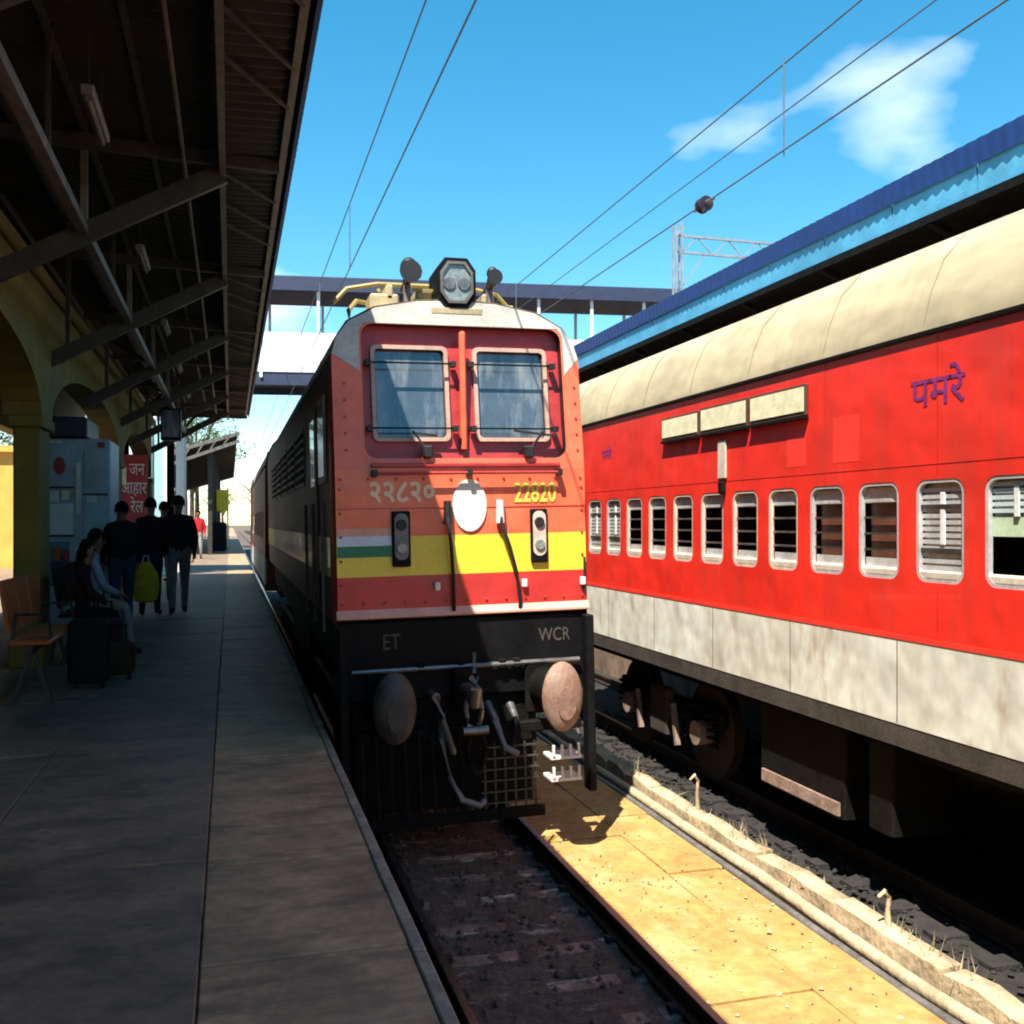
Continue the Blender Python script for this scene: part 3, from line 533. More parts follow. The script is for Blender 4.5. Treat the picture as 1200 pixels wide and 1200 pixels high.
# ------------------------------------------------------------------ coaches
def coach(name, label, xc, y0, y1, wys, styles, red, grey, roof_m, detail=True):
    hw = 1.05; xl = xc - hw; t = empty(name, (xc, y0, 0), label=label, cat='train coach')
    ZB, ZG, ZT = 1.12, 1.66, 3.40
    f = lambda u, v, d: (xl + d, u, v)
    holes = [rrect(y - .195, y + .195, 1.985, 2.575, .075) for y in wys]
    sd_ = MB().poly([[(y0, ZG), (y1, ZG), (y1, ZT), (y0, ZT)]] + holes, f, .05).build('side_wall', red, t)
    MB().box(xl - .004, xl + .03, y0, y1, ZB, ZG - .03).build('lower_panel', grey, t)
    MB().box(xl - .008, xl + .02, y0, y1, ZG - .03, ZG - .0005).build('waist_moulding', coach_red_faded, t)
    MB().box(xl - .02, xl + .04, y0, y1, ZT + .008, ZT + .03).build('gutter', black_grime_shade, t)
    pr = [(0, 3.405), (.0, 3.47), (.05, 3.66), (.14, 3.86), (.3, 4.03), (.58, 4.15), (hw, 4.2)]
    pts = [(xl + a, z) for a, z in pr] + [(xc + hw - a, z) for a, z in pr[-2::-1]]
    ns = 14; MB().loft([[(x, y0 + (y1 - y0) * k / ns, z) for x, z in pts] for k in range(ns + 1)], closed=False).build('roof', roof_m, t, True)
    for k in range(1, ns):     # roof panel seams
        y = y0 + (y1 - y0) * k / ns; MB().loft([[(x + (xc - x) * -.004, y + dy, z + .004) for x, z in pts] for dy in (-.012, .012)], closed=False).build('roof_seam', roof_m, t, True)
    MB().box(xc + hw - .03, xc + hw, y0, y1, ZB, ZT + .03).build('side_wall', red, t)
    for y in (y0, y1 - .03): MB().box(xl + .031, xc + hw - .031, y, y + .03, ZB, 3.7).build('end_wall', red, t)
    MB().box(xl + .06, xc + hw - .05, y0 + .05, y1 - .05, 1.3, 1.34).build('floor', inside, t)
    MB().box(xl + .9, xl + .93, y0 + .05, y1 - .05, 1.35, 3.4).build('partition', inside, t)
    MB().box(xl + .06, xc + hw - .05, y0 + .05, y1 - .05, 3.3, 3.33).build('ceiling', inside, t)
    MB().box(xl + .0, xl + .25, y0, y1, .985, ZB - .002).build('solebar', solebar, t)
    MB().box(xl + .3, xc + hw - .1, y0 + .2, y1 - .2, .84, 1.28).build('underframe', black_grime_shade, t)
    for i, y in enumerate(wys):
        stl = styles.get(i, 'open'); a, c = y - .195, y + .195
        wf = MB().poly([rrect(a - .004, c + .004, 1.981, 2.579, .078), rrect(a + .02, c - .02, 2.005, 2.555, .06)], lambda u, v, d: (xl + .004 + d, u, v), .03).build('window', alu if stl != 'open' else sill_cream, t)
        if not detail: continue
        MB().box(xl + .006, xl + .05, a + .012, c - .012, 2.0, 2.055, bev=.012).build('window_sill', sill_cream, wf)
        if stl == 'shut':
            MB().box(xl + .045, xl + .05, a + .02, c - .02, 2.0, 2.555).build('shutter', alu, wf)
            for j in range(13): MB().bar((xl + .038, a + .025, 2.07 + .037 * j), (xl + .038, c - .025, 2.07 + .037 * j), .022, .024).build('shutter_slat', alu, wf)
            for z in (2.17, 2.42): MB().box(xl + .018, xl + .03, a + .02, c - .02, z - .012, z + .012).build('window_bar', steel_dark, wf)
            MB().box(xl + .02, xl + .032, y - .02, y + .02, 2.2, 2.5, bev=.004).build('shutter_handle', white_paint, wf)
        elif stl == 'half':
            MB().box(xl + .045, xl + .05, a + .02, c - .02, 2.27, 2.555).build('shutter', shutter_pale, wf)
            MB().box(xl + .035, xl + .0445, a + .02, c - .02, 2.255, 2.36).build('shutter_rail', shutter_green, wf)
            for j in range(5): MB().bar((xl + .038, a + .025, 2.39 + .035 * j), (xl + .038, c - .025, 2.39 + .035 * j), .022, .022).build('shutter_slat', shutter_pale, wf)
            MB().box(xl + .02, xl + .032, y - .015, y + .015, 2.36, 2.52).build('shutter_handle', white_paint, wf)
            for dy in (-.11, -.06, .03, .08): MB().bar((xl + .2, y + dy, 2.0), (xl + .2, y + dy, 2.19), .016).build('berth_ladder', berth, wf)
            for dy in (-.085, .055): MB().bar((xl + .2, y + dy - .03, 2.1), (xl + .2, y + dy + .03, 2.1), .014).build('berth_rung', berth, wf)
        else:
            MB().box(xl + .03, xl + .045, a + .015, c - .015, 2.45, 2.55, bev=.006).build('raised_shutter', alu, wf)
            for z in (2.16, 2.26, 2.36): MB().bar((xl + .035, a + .015, z), (xl + .035, c - .015, z), .014).build('window_bar', steel if stl == 'open' else steel_dark, wf)
            if stl == 'brown': MB().box(xl + .06, xl + .065, a + .01, c - .05, 2.05, 2.45).build('inner_shutter', shutter_brown, wf)
            MB().box(xl + .04, xl + .05, a + .02, c - .02, 2.05, 2.11).build('lower_shutter', alu, wf)
    # undergear
    def under(nm, a, c, z0, z1, x0=.16, mm=black_grime_shade):
        return MB().box(xl + x0, xl + x0 + .5, a, c, z0, z1, bev=.015).build(nm, mm, t)
    return t, xl, under
WY = [4.12 + .5452 * k for k in range(-9, 12)]
st = {9: 'half', 8: 'half', 10: 'shut', 11: 'brown', 12: 'brown', 19: 'shut', 20: 'shut', 5: 'shut', 2: 'shut'}
ct, XL, under = coach('passenger_coach', 'bright red passenger coach with grey skirt and cream roof beside the locomotive', 4.9, -2.2, 11.8, WY, st, coach_red, coach_grey, coach_roof)
for a, c, z0, z1 in ((8.29, 7.6, 3.10, 3.26), (7.52, 6.78, 3.10, 3.27), (6.70, 5.98, 3.10, 3.27)):
    bd = MB().box(XL - .03, XL - .006, c - .02, a + .02, z0 - .03, z1 + .02, bev=.004).build('destination_board', wood_dark, ct)
    MB().box(XL - .036, XL - .0302, c, a, z0, z1).build('board_face', board_cream, bd)
    MB().box(XL - .045, XL - .004, c - .02, a + .02, z0 - .05, z0 - .032).build('board_holder', black_grime_shade, bd)
for y, sz in ((4.68, .24), (9.75, .15)):
    text('lettering', '\u092a\u092e\u0930\u0947', text_blue, ct, (XL - .003, y, 3.0), (R(90), 0, R(-90)), sz, 1.15, .0006, bold=.002)
MB().box(XL - .02, XL, 7.12, 7.26, 2.68, 2.99, bev=.01).build('marker_plate', sill_cream, ct)
MB().box(XL - .04, XL, 7.14, 7.22, 2.56, 2.66, bev=.01).build('lamp_bracket', black_grime_shade, ct)
for y0_, y1_, z0_, z1_ in ((5.4, 5.68, 2.72, 3.02), (6.0, 6.24, 2.72, 2.96)):
    MB().box(XL - .0012, XL, y0_, y1_, z0_, z1_).build('repainted_patch', coach_red_faded, ct)
for k in range(12): MB().box(XL - .006, XL - .002, -2 + 1.17 * k, -1.994 + 1.17 * k, 1.13, 1.62).build('panel_joint', solebar, ct)
for k in range(13):
    for z0_, z1_ in ((1.665, 1.96), (2.6, 3.395)): MB().box(XL - .0022, XL, -1.87 + 1.0904 * k, -1.864 + 1.0904 * k, z0_, z1_).build('panel_seam', seam_red, ct)
MB().box(XL - .002, XL, -2.19, 11.79, 2.66, 2.664).build('panel_seam', seam_red, ct)
# undergear: battery box, tanks, bogie with springs and wheels
bx = under('battery_box', 5.75, 6.85, .30, .94, 0.14)
MB().box(XL + .12, XL + .139, 5.8, 6.8, .33, .42).build('sunlit_strip', brake_dust_sun, bx)  # paler strip painting in the sunlit lower edge of the box
under('equipment_box', 5.25, 5.5, .34, .94, .14)
under('water_tank', 1.5, 4.3, .45, .94, .3)
for y0 in (7.75, -1.2):
    bg_ = MB().box(XL + .28, XL + .36, y0, y0 + 2.3, .5, .66, bev=.02).build('bogie', black_grime_shade, ct)
    for y in (y0 + .35, y0 + 1.95):
        MB().cyl((XL + .36, y, .44), (XL + .46, y, .44), .44, n=24).build('wheel', rail_rust, bg_, True)
        MB().cyl((XL + .2, y, .42), (XL + .34, y, .42), .11, n=14).build('axle_box', brake_dust_sun, bg_, True)
        for d in (-.22, .22):
            b = MB(); b.tube([(XL + .27 + .05 * math.cos(k * .8), y + d + .05 * math.sin(k * .8), .32 + .0085 * k) for k in range(40)], .016, 6); b.build('spring', black_grime_shade, bg_, True)
    MB().box(XL + .2, XL + .3, y0 + .95, y0 + 1.35, .26, .72, bev=.02).build('damper', solebar, bg_)
    for d in (.75, 1.6): MB().bar((XL + .22, y0 + d, .22), (XL + .22, y0 + d + .1, .6), .045).build('brake_hanger', brake_dust_sun, bg_)
# coaches in the same trains further on
t2 = dup(ct); t2.location.y = ct.location.y + 14.6
for ch in list(t2.children):
    if ch.name.split('.')[0] in ('destination_board', 'marker_plate', 'lettering', 'repainted_patch'):
        for g in list(ch.children): bpy.data.objects.remove(g)
        bpy.data.objects.remove(ch)
t2['label'] = 'second red coach coupled behind the near one, mostly hidden by the locomotive'
tag(ct, group='red passenger coaches'); tag(t2, group='red passenger coaches')
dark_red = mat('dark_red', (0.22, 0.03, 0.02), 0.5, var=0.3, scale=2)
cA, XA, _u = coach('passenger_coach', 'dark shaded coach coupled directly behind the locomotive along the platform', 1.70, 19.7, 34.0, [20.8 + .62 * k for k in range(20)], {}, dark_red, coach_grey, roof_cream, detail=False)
cB = dup(cA); cB.location.y += 14.6; cB['label'] = 'farthest coach of the locomotive train, vanishing along the platform'
tag(cA, group='coaches behind the locomotive'); tag(cB, group='coaches behind the locomotive')

# ------------------------------------------------------------------ corrugated sheet
def corr(w_, l_, amp, pitch, n=6):
    b = MB(); ny = int(round(w_ / pitch)) * n; rows = []
    for j in range(ny + 1):
        y = w_ * j / ny; z = amp * math.sin(2 * math.pi * y / pitch)
        rows.append([b.bm.verts.new((x, y, z)) for x in (0, l_)])
    for A, B_ in zip(rows, rows[1:]): b.bm.faces.new((A[0], A[1], B_[1], B_[0]))
    for f in b.bm.faces: f.smooth = True
    return b
# ------------------------------------------------------------------ near platform canopy
EX, EZ = 0.458, 5.285
cn_ = empty('platform_canopy', (-2, 8, PZ), label='dark corrugated platform canopy on steel braces over the near platform', cat='canopy')
o = corr(.84, 2.35, .022, .14).build('roofing_sheet', sheet_dark); shm = o.data; bpy.data.objects.remove(o)
o = corr(.84, .62, .02, .14).build('roofing_sheet', sheet_dark); shm2 = o.data; bpy.data.objects.remove(o)
o = corr(.84, 2.9, .022, .14).build('roofing_sheet', sheet_dark); shm3 = o.data; bpy.data.objects.remove(o)
def sheet(me, x, y, z, tilt, par):
    o = link('roofing_sheet', me, par); o.location = (x, y, z + random.uniform(-.004, .004)); o.rotation_euler = (0, tilt, 0); return o
CE = 27.5
for k in range(25, 64):
    y = -26.064 + .838 * k
    sheet(shm2, -.12, y, EZ - .05, R(-2), cn_); sheet(shm, -2.40, y, EZ + .22, R(5.5), cn_); sheet(shm3, -5.2, y, EZ + .24, R(0), cn_)  # rearmost sheets run on unseen, to keep sun off the platform floor
MB().box(EX, EX + .03, -5, CE, EZ - .11, EZ + .06).build('fascia', blue_sheet, cn_)
MB().bar((EX - .06, -5, EZ - .07), (EX - .06, CE, EZ - .07), .05).build('edge_pipe', pipe_pale, cn_)
MB().bar((-.06, -5, EZ - .15), (-.06, CE, EZ - .15), .045, .13).build('purlin', pipe_pale, cn_)
for x in (-.6, -1.08, -1.6, -2.1): MB().bar((x, -5, EZ + .0 - .09 * (x + .1)), (x, CE, EZ + .0 - .09 * (x + .1)), .04, .07).build('purlin', steel_dark, cn_)
MB().bar((-1.08, -5, 4.56), (-1.08, CE, 4.56), .075, .075).build('girder', pipe_pale, cn_)
FY = [4.6 + 3.5 * k for k in range(7)]
for y in FY:
    MB().bar((-2.0, y, 4.02), (-.06, y, EZ - .2), .06, .15).build('knee_brace', steel_dark, cn_)
    MB().bar((-2.0, y, EZ - .02), (EX - .08, y, EZ - .1), .06, .1).build('rafter', steel_dark, cn_)
    MB().bar((-1.08, y + .06, 4.6), (-1.08, y + .06, EZ + .03), .05).build('hanger', pipe_pale, cn_)
    MB().bar((-1.08, y - 1.5, 4.6), (-1.08, y - 1.5, EZ + .03), .03).build('hanger', steel_dark, cn_)
    MB().bar((-1.7, y, 4.18), (-1.7, y, EZ), .05).build('hanger', steel_dark, cn_)
    for d in (.2, 1.0, 1.6): MB().bar((-.06, y + d, EZ - .12), (EX - .07, y + d + .75, EZ - .09), .022).build('wind_brace', steel_dark, cn_)
    MB().bar((-1.08, y, 4.6), (-2.0, y + 1.75, EZ + .05), .03).build('wind_brace', steel_dark, cn_)
MB().box(-2.4, EX - .02, CE - .04, CE, EZ - .16, EZ + .3).build('end_board', steel_dark, cn_)
MB().tube([(-.35, -5 + 1.5 * k, EZ - .13 + .015 * math.sin(k * 1.7)) for k in range(22)], .016, 6).build('conduit', pipe_pale, cn_)
for k in range(5):
    y = 6.3 + 3.5 * k; lp_ = MB().box(-.86, -.78, y, y + .8, 4.88, 4.94, bev=.01).build('tube_lamp', grey_paint, cn_)
    MB().cyl((-.82, y + .04, 4.86), (-.82, y + .76, 4.86), .016, n=8).build('tube', pipe_pale, lp_)
    for d in (.1, .7): MB().bar((-.82, y + d, 4.94), (-.82, y + d, EZ + .04), .012).build('lamp_rod', steel_dark, lp_)
# yellow arcade that carries it
ar = empty('station_arcade', (-2, 8, PZ), label='yellow plastered arcade with wide arches along the platform', cat='arcade')
PY = [-9.9, -2.8, 4.3, 11.0, 18.4, 25.6]
for y in PY:
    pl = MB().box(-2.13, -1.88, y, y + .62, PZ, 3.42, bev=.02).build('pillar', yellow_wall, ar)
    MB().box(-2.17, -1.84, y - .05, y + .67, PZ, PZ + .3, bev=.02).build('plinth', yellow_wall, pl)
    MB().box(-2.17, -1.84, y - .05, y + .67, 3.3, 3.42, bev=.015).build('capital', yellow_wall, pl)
for a, c in ((-16, -9.9), (-9.28, -2.8), (-2.18, 4.3), (4.92, 11.0), (11.62, 18.4), (19.02, 25.6)):
    m_ = (a + c) / 2; hw_ = (c - a) / 2
    lp = [(a - .62, 3.425), (a, 3.425)] + [(m_ - hw_ * math.cos(math.pi * k / 18), 3.425 + .75 * math.sin(math.pi * k / 18)) for k in range(1, 18)] + [(c, 3.425), (c, 4.75), (a - .62, 4.75)]
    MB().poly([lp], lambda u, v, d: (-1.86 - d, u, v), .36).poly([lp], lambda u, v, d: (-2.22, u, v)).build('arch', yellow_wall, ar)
MB().box(-2.32, -1.8, -16.6, 26.3, 4.75, 4.9, bev=.02).build('cornice', yellow_wall, ar)
# station wall behind the arcade, added to darken the platform; sunlit building beyond
sbd = empty('station_building', (-3.6, 18, PZ), label='yellow station wall behind the arcade, added to keep the platform dark', cat='building')
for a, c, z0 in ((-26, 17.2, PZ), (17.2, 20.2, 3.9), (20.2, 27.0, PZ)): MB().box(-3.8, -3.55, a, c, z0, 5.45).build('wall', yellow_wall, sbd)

for y in (13.5, 22.0, 24.5):
    d_ = MB().box(-3.56, -3.5, y, y + 1.0, PZ, 3.4).build('door', wood_dark, sbd); MB().box(-3.52, -3.46, y + .85, y + .9, 1.9, 2.1).build('handle', steel, d_)
ob = empty('orange_building', (-9, 36, 0), label='sunlit orange building seen through the arch', cat='building')
MB().box(-15, -6.2, 35, 40, -.3, 4.6).build('wall', orange_wall, ob); MB().box(-15.2, -6.0, 34.8, 40.2, 4.6, 4.8).build('roof', orange_wall, ob)
for k in range(4):
    wn = MB().box(-13.8 + 1.9 * k, -12.9 + 1.9 * k, 34.97, 35.0, 1.8, 3.4).build('window', white_paint, ob); MB().box(-13.7 + 1.9 * k, -13.0 + 1.9 * k, 34.955, 34.969, 1.9, 3.3).build('pane', screen_glass, wn)

# ------------------------------------------------------------------ platform furniture
kx0, kx1, ky = -2.66, -1.70, 15.5
ki = empty('kiosk', (-2.2, 16, PZ), label='pale blue kiosk with navy header and posters under the arcade', cat='kiosk')
MB().box(kx0, kx1, ky, ky + 1.2, PZ, 3.55, bev=.02).build('body', kiosk_blue, ki)
MB().box(kx0 - .03, kx1 - .3, ky - .1, ky + 1.2, 3.56, 3.86, bev=.02).build('header', kiosk_navy, ki)
MB().box(-2.16, -2.10, ky - .03, ky, 2.45, 3.2).build('strip_light', white_paint, ki)
for a, c, z0, z1, mm in ((-2.6, -2.2, 2.85, 3.45, kiosk_blue), (-2.05, -1.75, 2.75, 3.4, kiosk_blue), (-2.55, -2.2, 2.15, 2.6, fob_white), (-2.6, -2.25, 1.45, 2.05, kiosk_teal), (-2.05, -1.76, 1.2, 2.6, fob_cyan)):
    p_ = MB().box(a, c, ky - .025, ky - .001, z0, z1, bev=.004).build('poster', mm, ki)
    MB().box(a - .02, c + .02, ky - .02, ky - .0005, z0 - .03, z0 - .004).build('poster_edge', kiosk_navy, p_)
MB().poly([ell(-2.38, 3.15, .08, .13)], lambda u, v, d: (u, ky - .032 + d, v), .006).build('roundel', poster_red, ki)
MB().box(kx0, kx1, ky - .15, ky, 1.7, 1.76).build('counter', kiosk_navy, ki)
for k, (x, z, w_, h_, mm) in enumerate(((-2.45, 2.62, .12, .16, white_paint), (-2.3, 2.66, .1, .13, board_cream), (-1.95, 2.62, .14, .1, white_paint), (-1.82, 3.42, .1, .08, poster_red), (-2.5, 3.47, .3, .05, white_paint), (-2.4, 1.78, .1, .2, seat_orange), (-2.28, 1.78, .08, .16, poster_red), (-2.0, 1.78, .12, .22, board_cream), (-1.86, 1.78, .09, .18, kiosk_teal))):
    MB().box(x - w_ / 2, x + w_ / 2, ky - (.1 if z < 1.8 else .03), ky - (.03 if z < 1.8 else .026), z, z + h_, bev=.003).build('packet' if z < 1.8 else 'notice', mm, ki)
rb = empty('red_signboard', (-2, 21.3, PZ), label='red hoarding with white lettering behind the dark group of passengers', cat='signboard')
p0, p1 = at(132, 532, Y=21.3), at(173, 622, Y=21.3)
MB().box(p0.x, p1.x, 21.3, 21.36, p1.z - .1, p0.z, bev=.01).build('panel', poster_red, rb)
MB().box(p0.x + .03, p0.x + .26, 21.28, 21.299, p0.z - .62, p0.z - .26).build('patch', board_cream, rb)
for j, s_ in enumerate(('\u091c\u0928', '\u0906\u0939\u093e\u0930', '\u0930\u0947\u0932')):
    text('lettering', s_, disc_white, rb, (p0.x + .46 - .06 * (j == 1), 21.296, p0.z - .42 - .38 * j), (R(90), 0, 0), .36, .62, .003)
for x in (p0.x + .04, p1.x - .04): MB().bar((x, 21.4, PZ), (x, 21.4, p0.z), .06).build('post', steel_dark, rb)
db = empty('hanging_display', (-1.1, 20, 4.2), label='dark box display hung from the canopy above the walking passengers', cat='display')
q0, q1 = at(188, 478, Y=20), at(212, 516, Y=20)
MB().box(q0.x, q1.x, 20, 20.25, q1.z, q0.z, bev=.015).build('case', black_paint, db); MB().box(q0.x + .03, q1.x - .03, 19.99, 19.999, q1.z + .06, q0.z - .04).build('screen', screen_glass, db)
for x in (q0.x + .08, q1.x - .08): MB().bar((x, 20.1, q0.z), (x, 20.1, EZ), .035).build('hanger', steel_dark, db)
for px, y, lab in ((115, 22.0, 'dark steel post beside the kiosk'), (146, 24.0, 'dark steel post rising behind the red hoarding'), (200, 26.6, 'dark steel post at the canopy end above the hanging display')):
    p = at(px, 500, Y=y); s_ = empty('steel_post', (p.x, y, PZ), label=lab, cat='post', group='steel posts under the canopy')
    MB().box(p.x - .09, p.x + .09, y - .09, y + .09, PZ, EZ + .2).build('shaft', black_grime_shade, s_); MB().box(p.x - .16, p.x + .16, y - .16, y + .16, PZ, PZ + .06).build('base_plate', steel_dark, s_)
    for sgn in (-1, 1): MB().bar((p.x, y, EZ - .9), (p.x + sgn * .8, y, EZ), .06).build('bracket', black_grime_shade, s_)
# benches
def bench(x, y, col, label):
    t = empty('platform_bench', (x, y, PZ), label=label, cat='bench', group='platform benches')
    for k in range(3):
        a = y + .5 * k
        MB().box(x - .16, x + .16, a + .02, a + .46, PZ + .50, PZ + .54, bev=.012).build('seat', col, t)
        MB().loft([[(x - .17, a + .03, PZ + .6), (x - .14, a + .03, PZ + .6), (x - .2, a + .03, PZ + 1.02), (x - .23, a + .03, PZ + 1.02)], [(x - .17, a + .45, PZ + .6), (x - .14, a + .45, PZ + .6), (x - .2, a + .45, PZ + 1.02), (x - .23, a + .45, PZ + 1.02)]]).build('backrest', col, t)
    MB().bar((x, y, PZ + .47), (x, y + 1.5, PZ + .47), .06).build('beam', steel_dark, t)
    for d in (.15, 1.35):
        for sx in (-.15, .15): MB().bar((x, y + d, PZ + .46), (x + sx, y + d, PZ), .035).build('leg', steel_dark, t)
        MB().tube([(x - .15, y + d, PZ + .52), (x - .12, y + d, PZ + .74), (x + .12, y + d, PZ + .74), (x + .14, y + d, PZ + .52)], .016, 6).build('armrest', steel_dark, t)
bench(-1.55, 8.6, seat_orange, 'orange slat bench nearest the camera under the arcade')
bench(-1.55, 11.0, black_paint, 'dark bench where passengers sit beside their bags')
def bag(name, x, y, sx, sy, sz, m, label, kind='suitcase'):
    t = empty(name, (x, y, PZ), label=label, cat=kind, group='passenger luggage')
    MB().box(x - sx / 2, x + sx / 2, y - sy / 2, y + sy / 2, PZ + .05, PZ + sz, bev=min(sx, sy) * .25, seg=3).build('body', m, t, True)
    MB().tube([(x - sx * .22, y, PZ + sz - .02), (x - sx * .22, y, PZ + sz + .16), (x + sx * .22, y, PZ + sz + .16), (x + sx * .22, y, PZ + sz - .02)], .012, 6).build('handle', black_paint, t)
    MB().box(x - sx * .36, x + sx * .36, y - sy / 2 - .02, y - sy / 2 + .01, PZ + .14, PZ + sz * .55, bev=.008).build('pocket', m, t)
    for s_ in (-1, 1): MB().cyl((x + s_ * sx * .33 - .02, y, PZ + .035), (x + s_ * sx * .33 + .02, y, PZ + .035), .035, n=10).build('wheel', rubber, t)
bag('suitcase', -1.22, 9.5, .34, .2, .62, cloth('black', (.012, .012, .014)), 'black suitcase standing by the orange bench')
bag('suitcase', -1.2, 10.35, .36, .24, .55, cloth('plum', (.05, .02, .03)), 'dark plum suitcase before the dark bench')
bag('travel_bag', -1.62, 13.2, .4, .25, .5, cloth('charcoal', (.03, .03, .035)), 'charcoal travel bag on the floor past the dark bench', 'bag')
bag('travel_bag', -1.02, 9.95, .3, .22, .36, cloth('umber', (.04, .03, .02)), 'low brown bag on the floor in front of the suitcases', 'bag')
lb = at(256, 640, Y=51); bag('travel_bag', lb.x, 51, .8, .5, 1.5, cloth('black', (.012, .012, .014)), 'big black luggage pile beyond the person in red', 'bag')

# ------------------------------------------------------------------ people
def person(label, loc, h, rz, J, E_, regions, mats, sx=.82, hair=True, long_hair=False):
    """J: joints {name:(x,y,z,r)} of a 1.75 m figure facing +Y, E_: bones, regions: bone -> material index"""
    names = list(J); me = bpy.data.meshes.new('person'); me.from_pydata([J[n][:3] for n in names], [(names.index(a), names.index(b)) for a, b in E_], [])
    o = bpy.data.objects.new('person', me); COL.objects.link(o)
    md = o.modifiers.new('skin', 'SKIN'); md.use_smooth_shade = True
    if not me.skin_vertices: me.skin_vertices.new()
    for i, n in enumerate(names):
        r = J[n][3]; sv = me.skin_vertices[0].data[i]; sv.radius = (r * (1.28 if n in ('chest', 'spine') else 1), r); sv.use_root = n == 'pelvis'
    su = o.modifiers.new('sub', 'SUBSURF'); su.levels = 2; su.render_levels = 2
    dg = bpy.context.evaluated_depsgraph_get(); nm = bpy.data.meshes.new_from_object(o.evaluated_get(dg)); o.modifiers.clear(); o.data = nm; bpy.data.meshes.remove(me)
    nm.name = 'person'; nm.materials.clear()
    for m in mats: nm.materials.append(m)
    segs = [(Vector(J[a][:3]), Vector(J[b][:3]), regions[(a, b)]) for a, b in E_]
    for p in nm.polygons:
        c = p.center; best = (9, 0)
        for a, b, k in segs:
            d = b - a; t = max(0, min(1, (c - a).dot(d) / max(1e-9, d.length_squared))); q = (a + d * t - c).length
            if q < best[0]: best = (q, k)
        p.material_index = best[1]; p.use_smooth = True
    k = h / 1.75
    o.location = loc; o.rotation_euler = (0, 0, rz); o.scale = (k * sx, k * sx, k)
    tag(o, label, 'person', 'passengers on the platform')
    hd = Vector(J['head'][:3])
    if hair:
        b = MB(); b.sphere((hd.x, hd.y - .012, hd.z + .025), .112, (.92, 1.05, 1.08), 16, 10)
        dl = [v for v in b.bm.verts if v.co.z < hd.z - .03 + max(0, (v.co.y - hd.y) * 1.1) and not (long_hair and v.co.y < hd.y)]
        bmesh.ops.delete(b.bm, geom=dl, context='VERTS')
        if long_hair: b.tube([(hd.x, hd.y - .08, hd.z), (hd.x, hd.y - .13, hd.z - .2), (hd.x, hd.y - .13, hd.z - .42)], [.07, .055, .02], 8)
        ho = b.build('hair', hair_m, o, True, local=True)
    b = MB()
    for s in (-1, 1): b.sphere((hd.x + s * .036, hd.y + .088, hd.z + .01), .013, n=8, m=6)
    b.build('eyes', black_paint, o, True, local=True)
    MB().loft([[(hd.x - .016, hd.y + .09, hd.z - .03), (hd.x + .016, hd.y + .09, hd.z - .03), (hd.x, hd.y + .122, hd.z - .026)], [(hd.x - .008, hd.y + .088, hd.z + .02), (hd.x + .008, hd.y + .088, hd.z + .02), (hd.x, hd.y + .097, hd.z + .02)]]).build('nose', skin, o, True, local=True)
    MB().box(hd.x - .028, hd.x + .028, hd.y + .08, hd.y + .094, hd.z - .062, hd.z - .05, bev=.004).build('mouth', shutter_brown, o, local=True)
    for s in (-1, 1): MB().sphere((hd.x + s * .092, hd.y, hd.z - .005), .028, (.4, .8, 1.2), 8, 6).build('ear', skin, o, True, local=True)
    return o
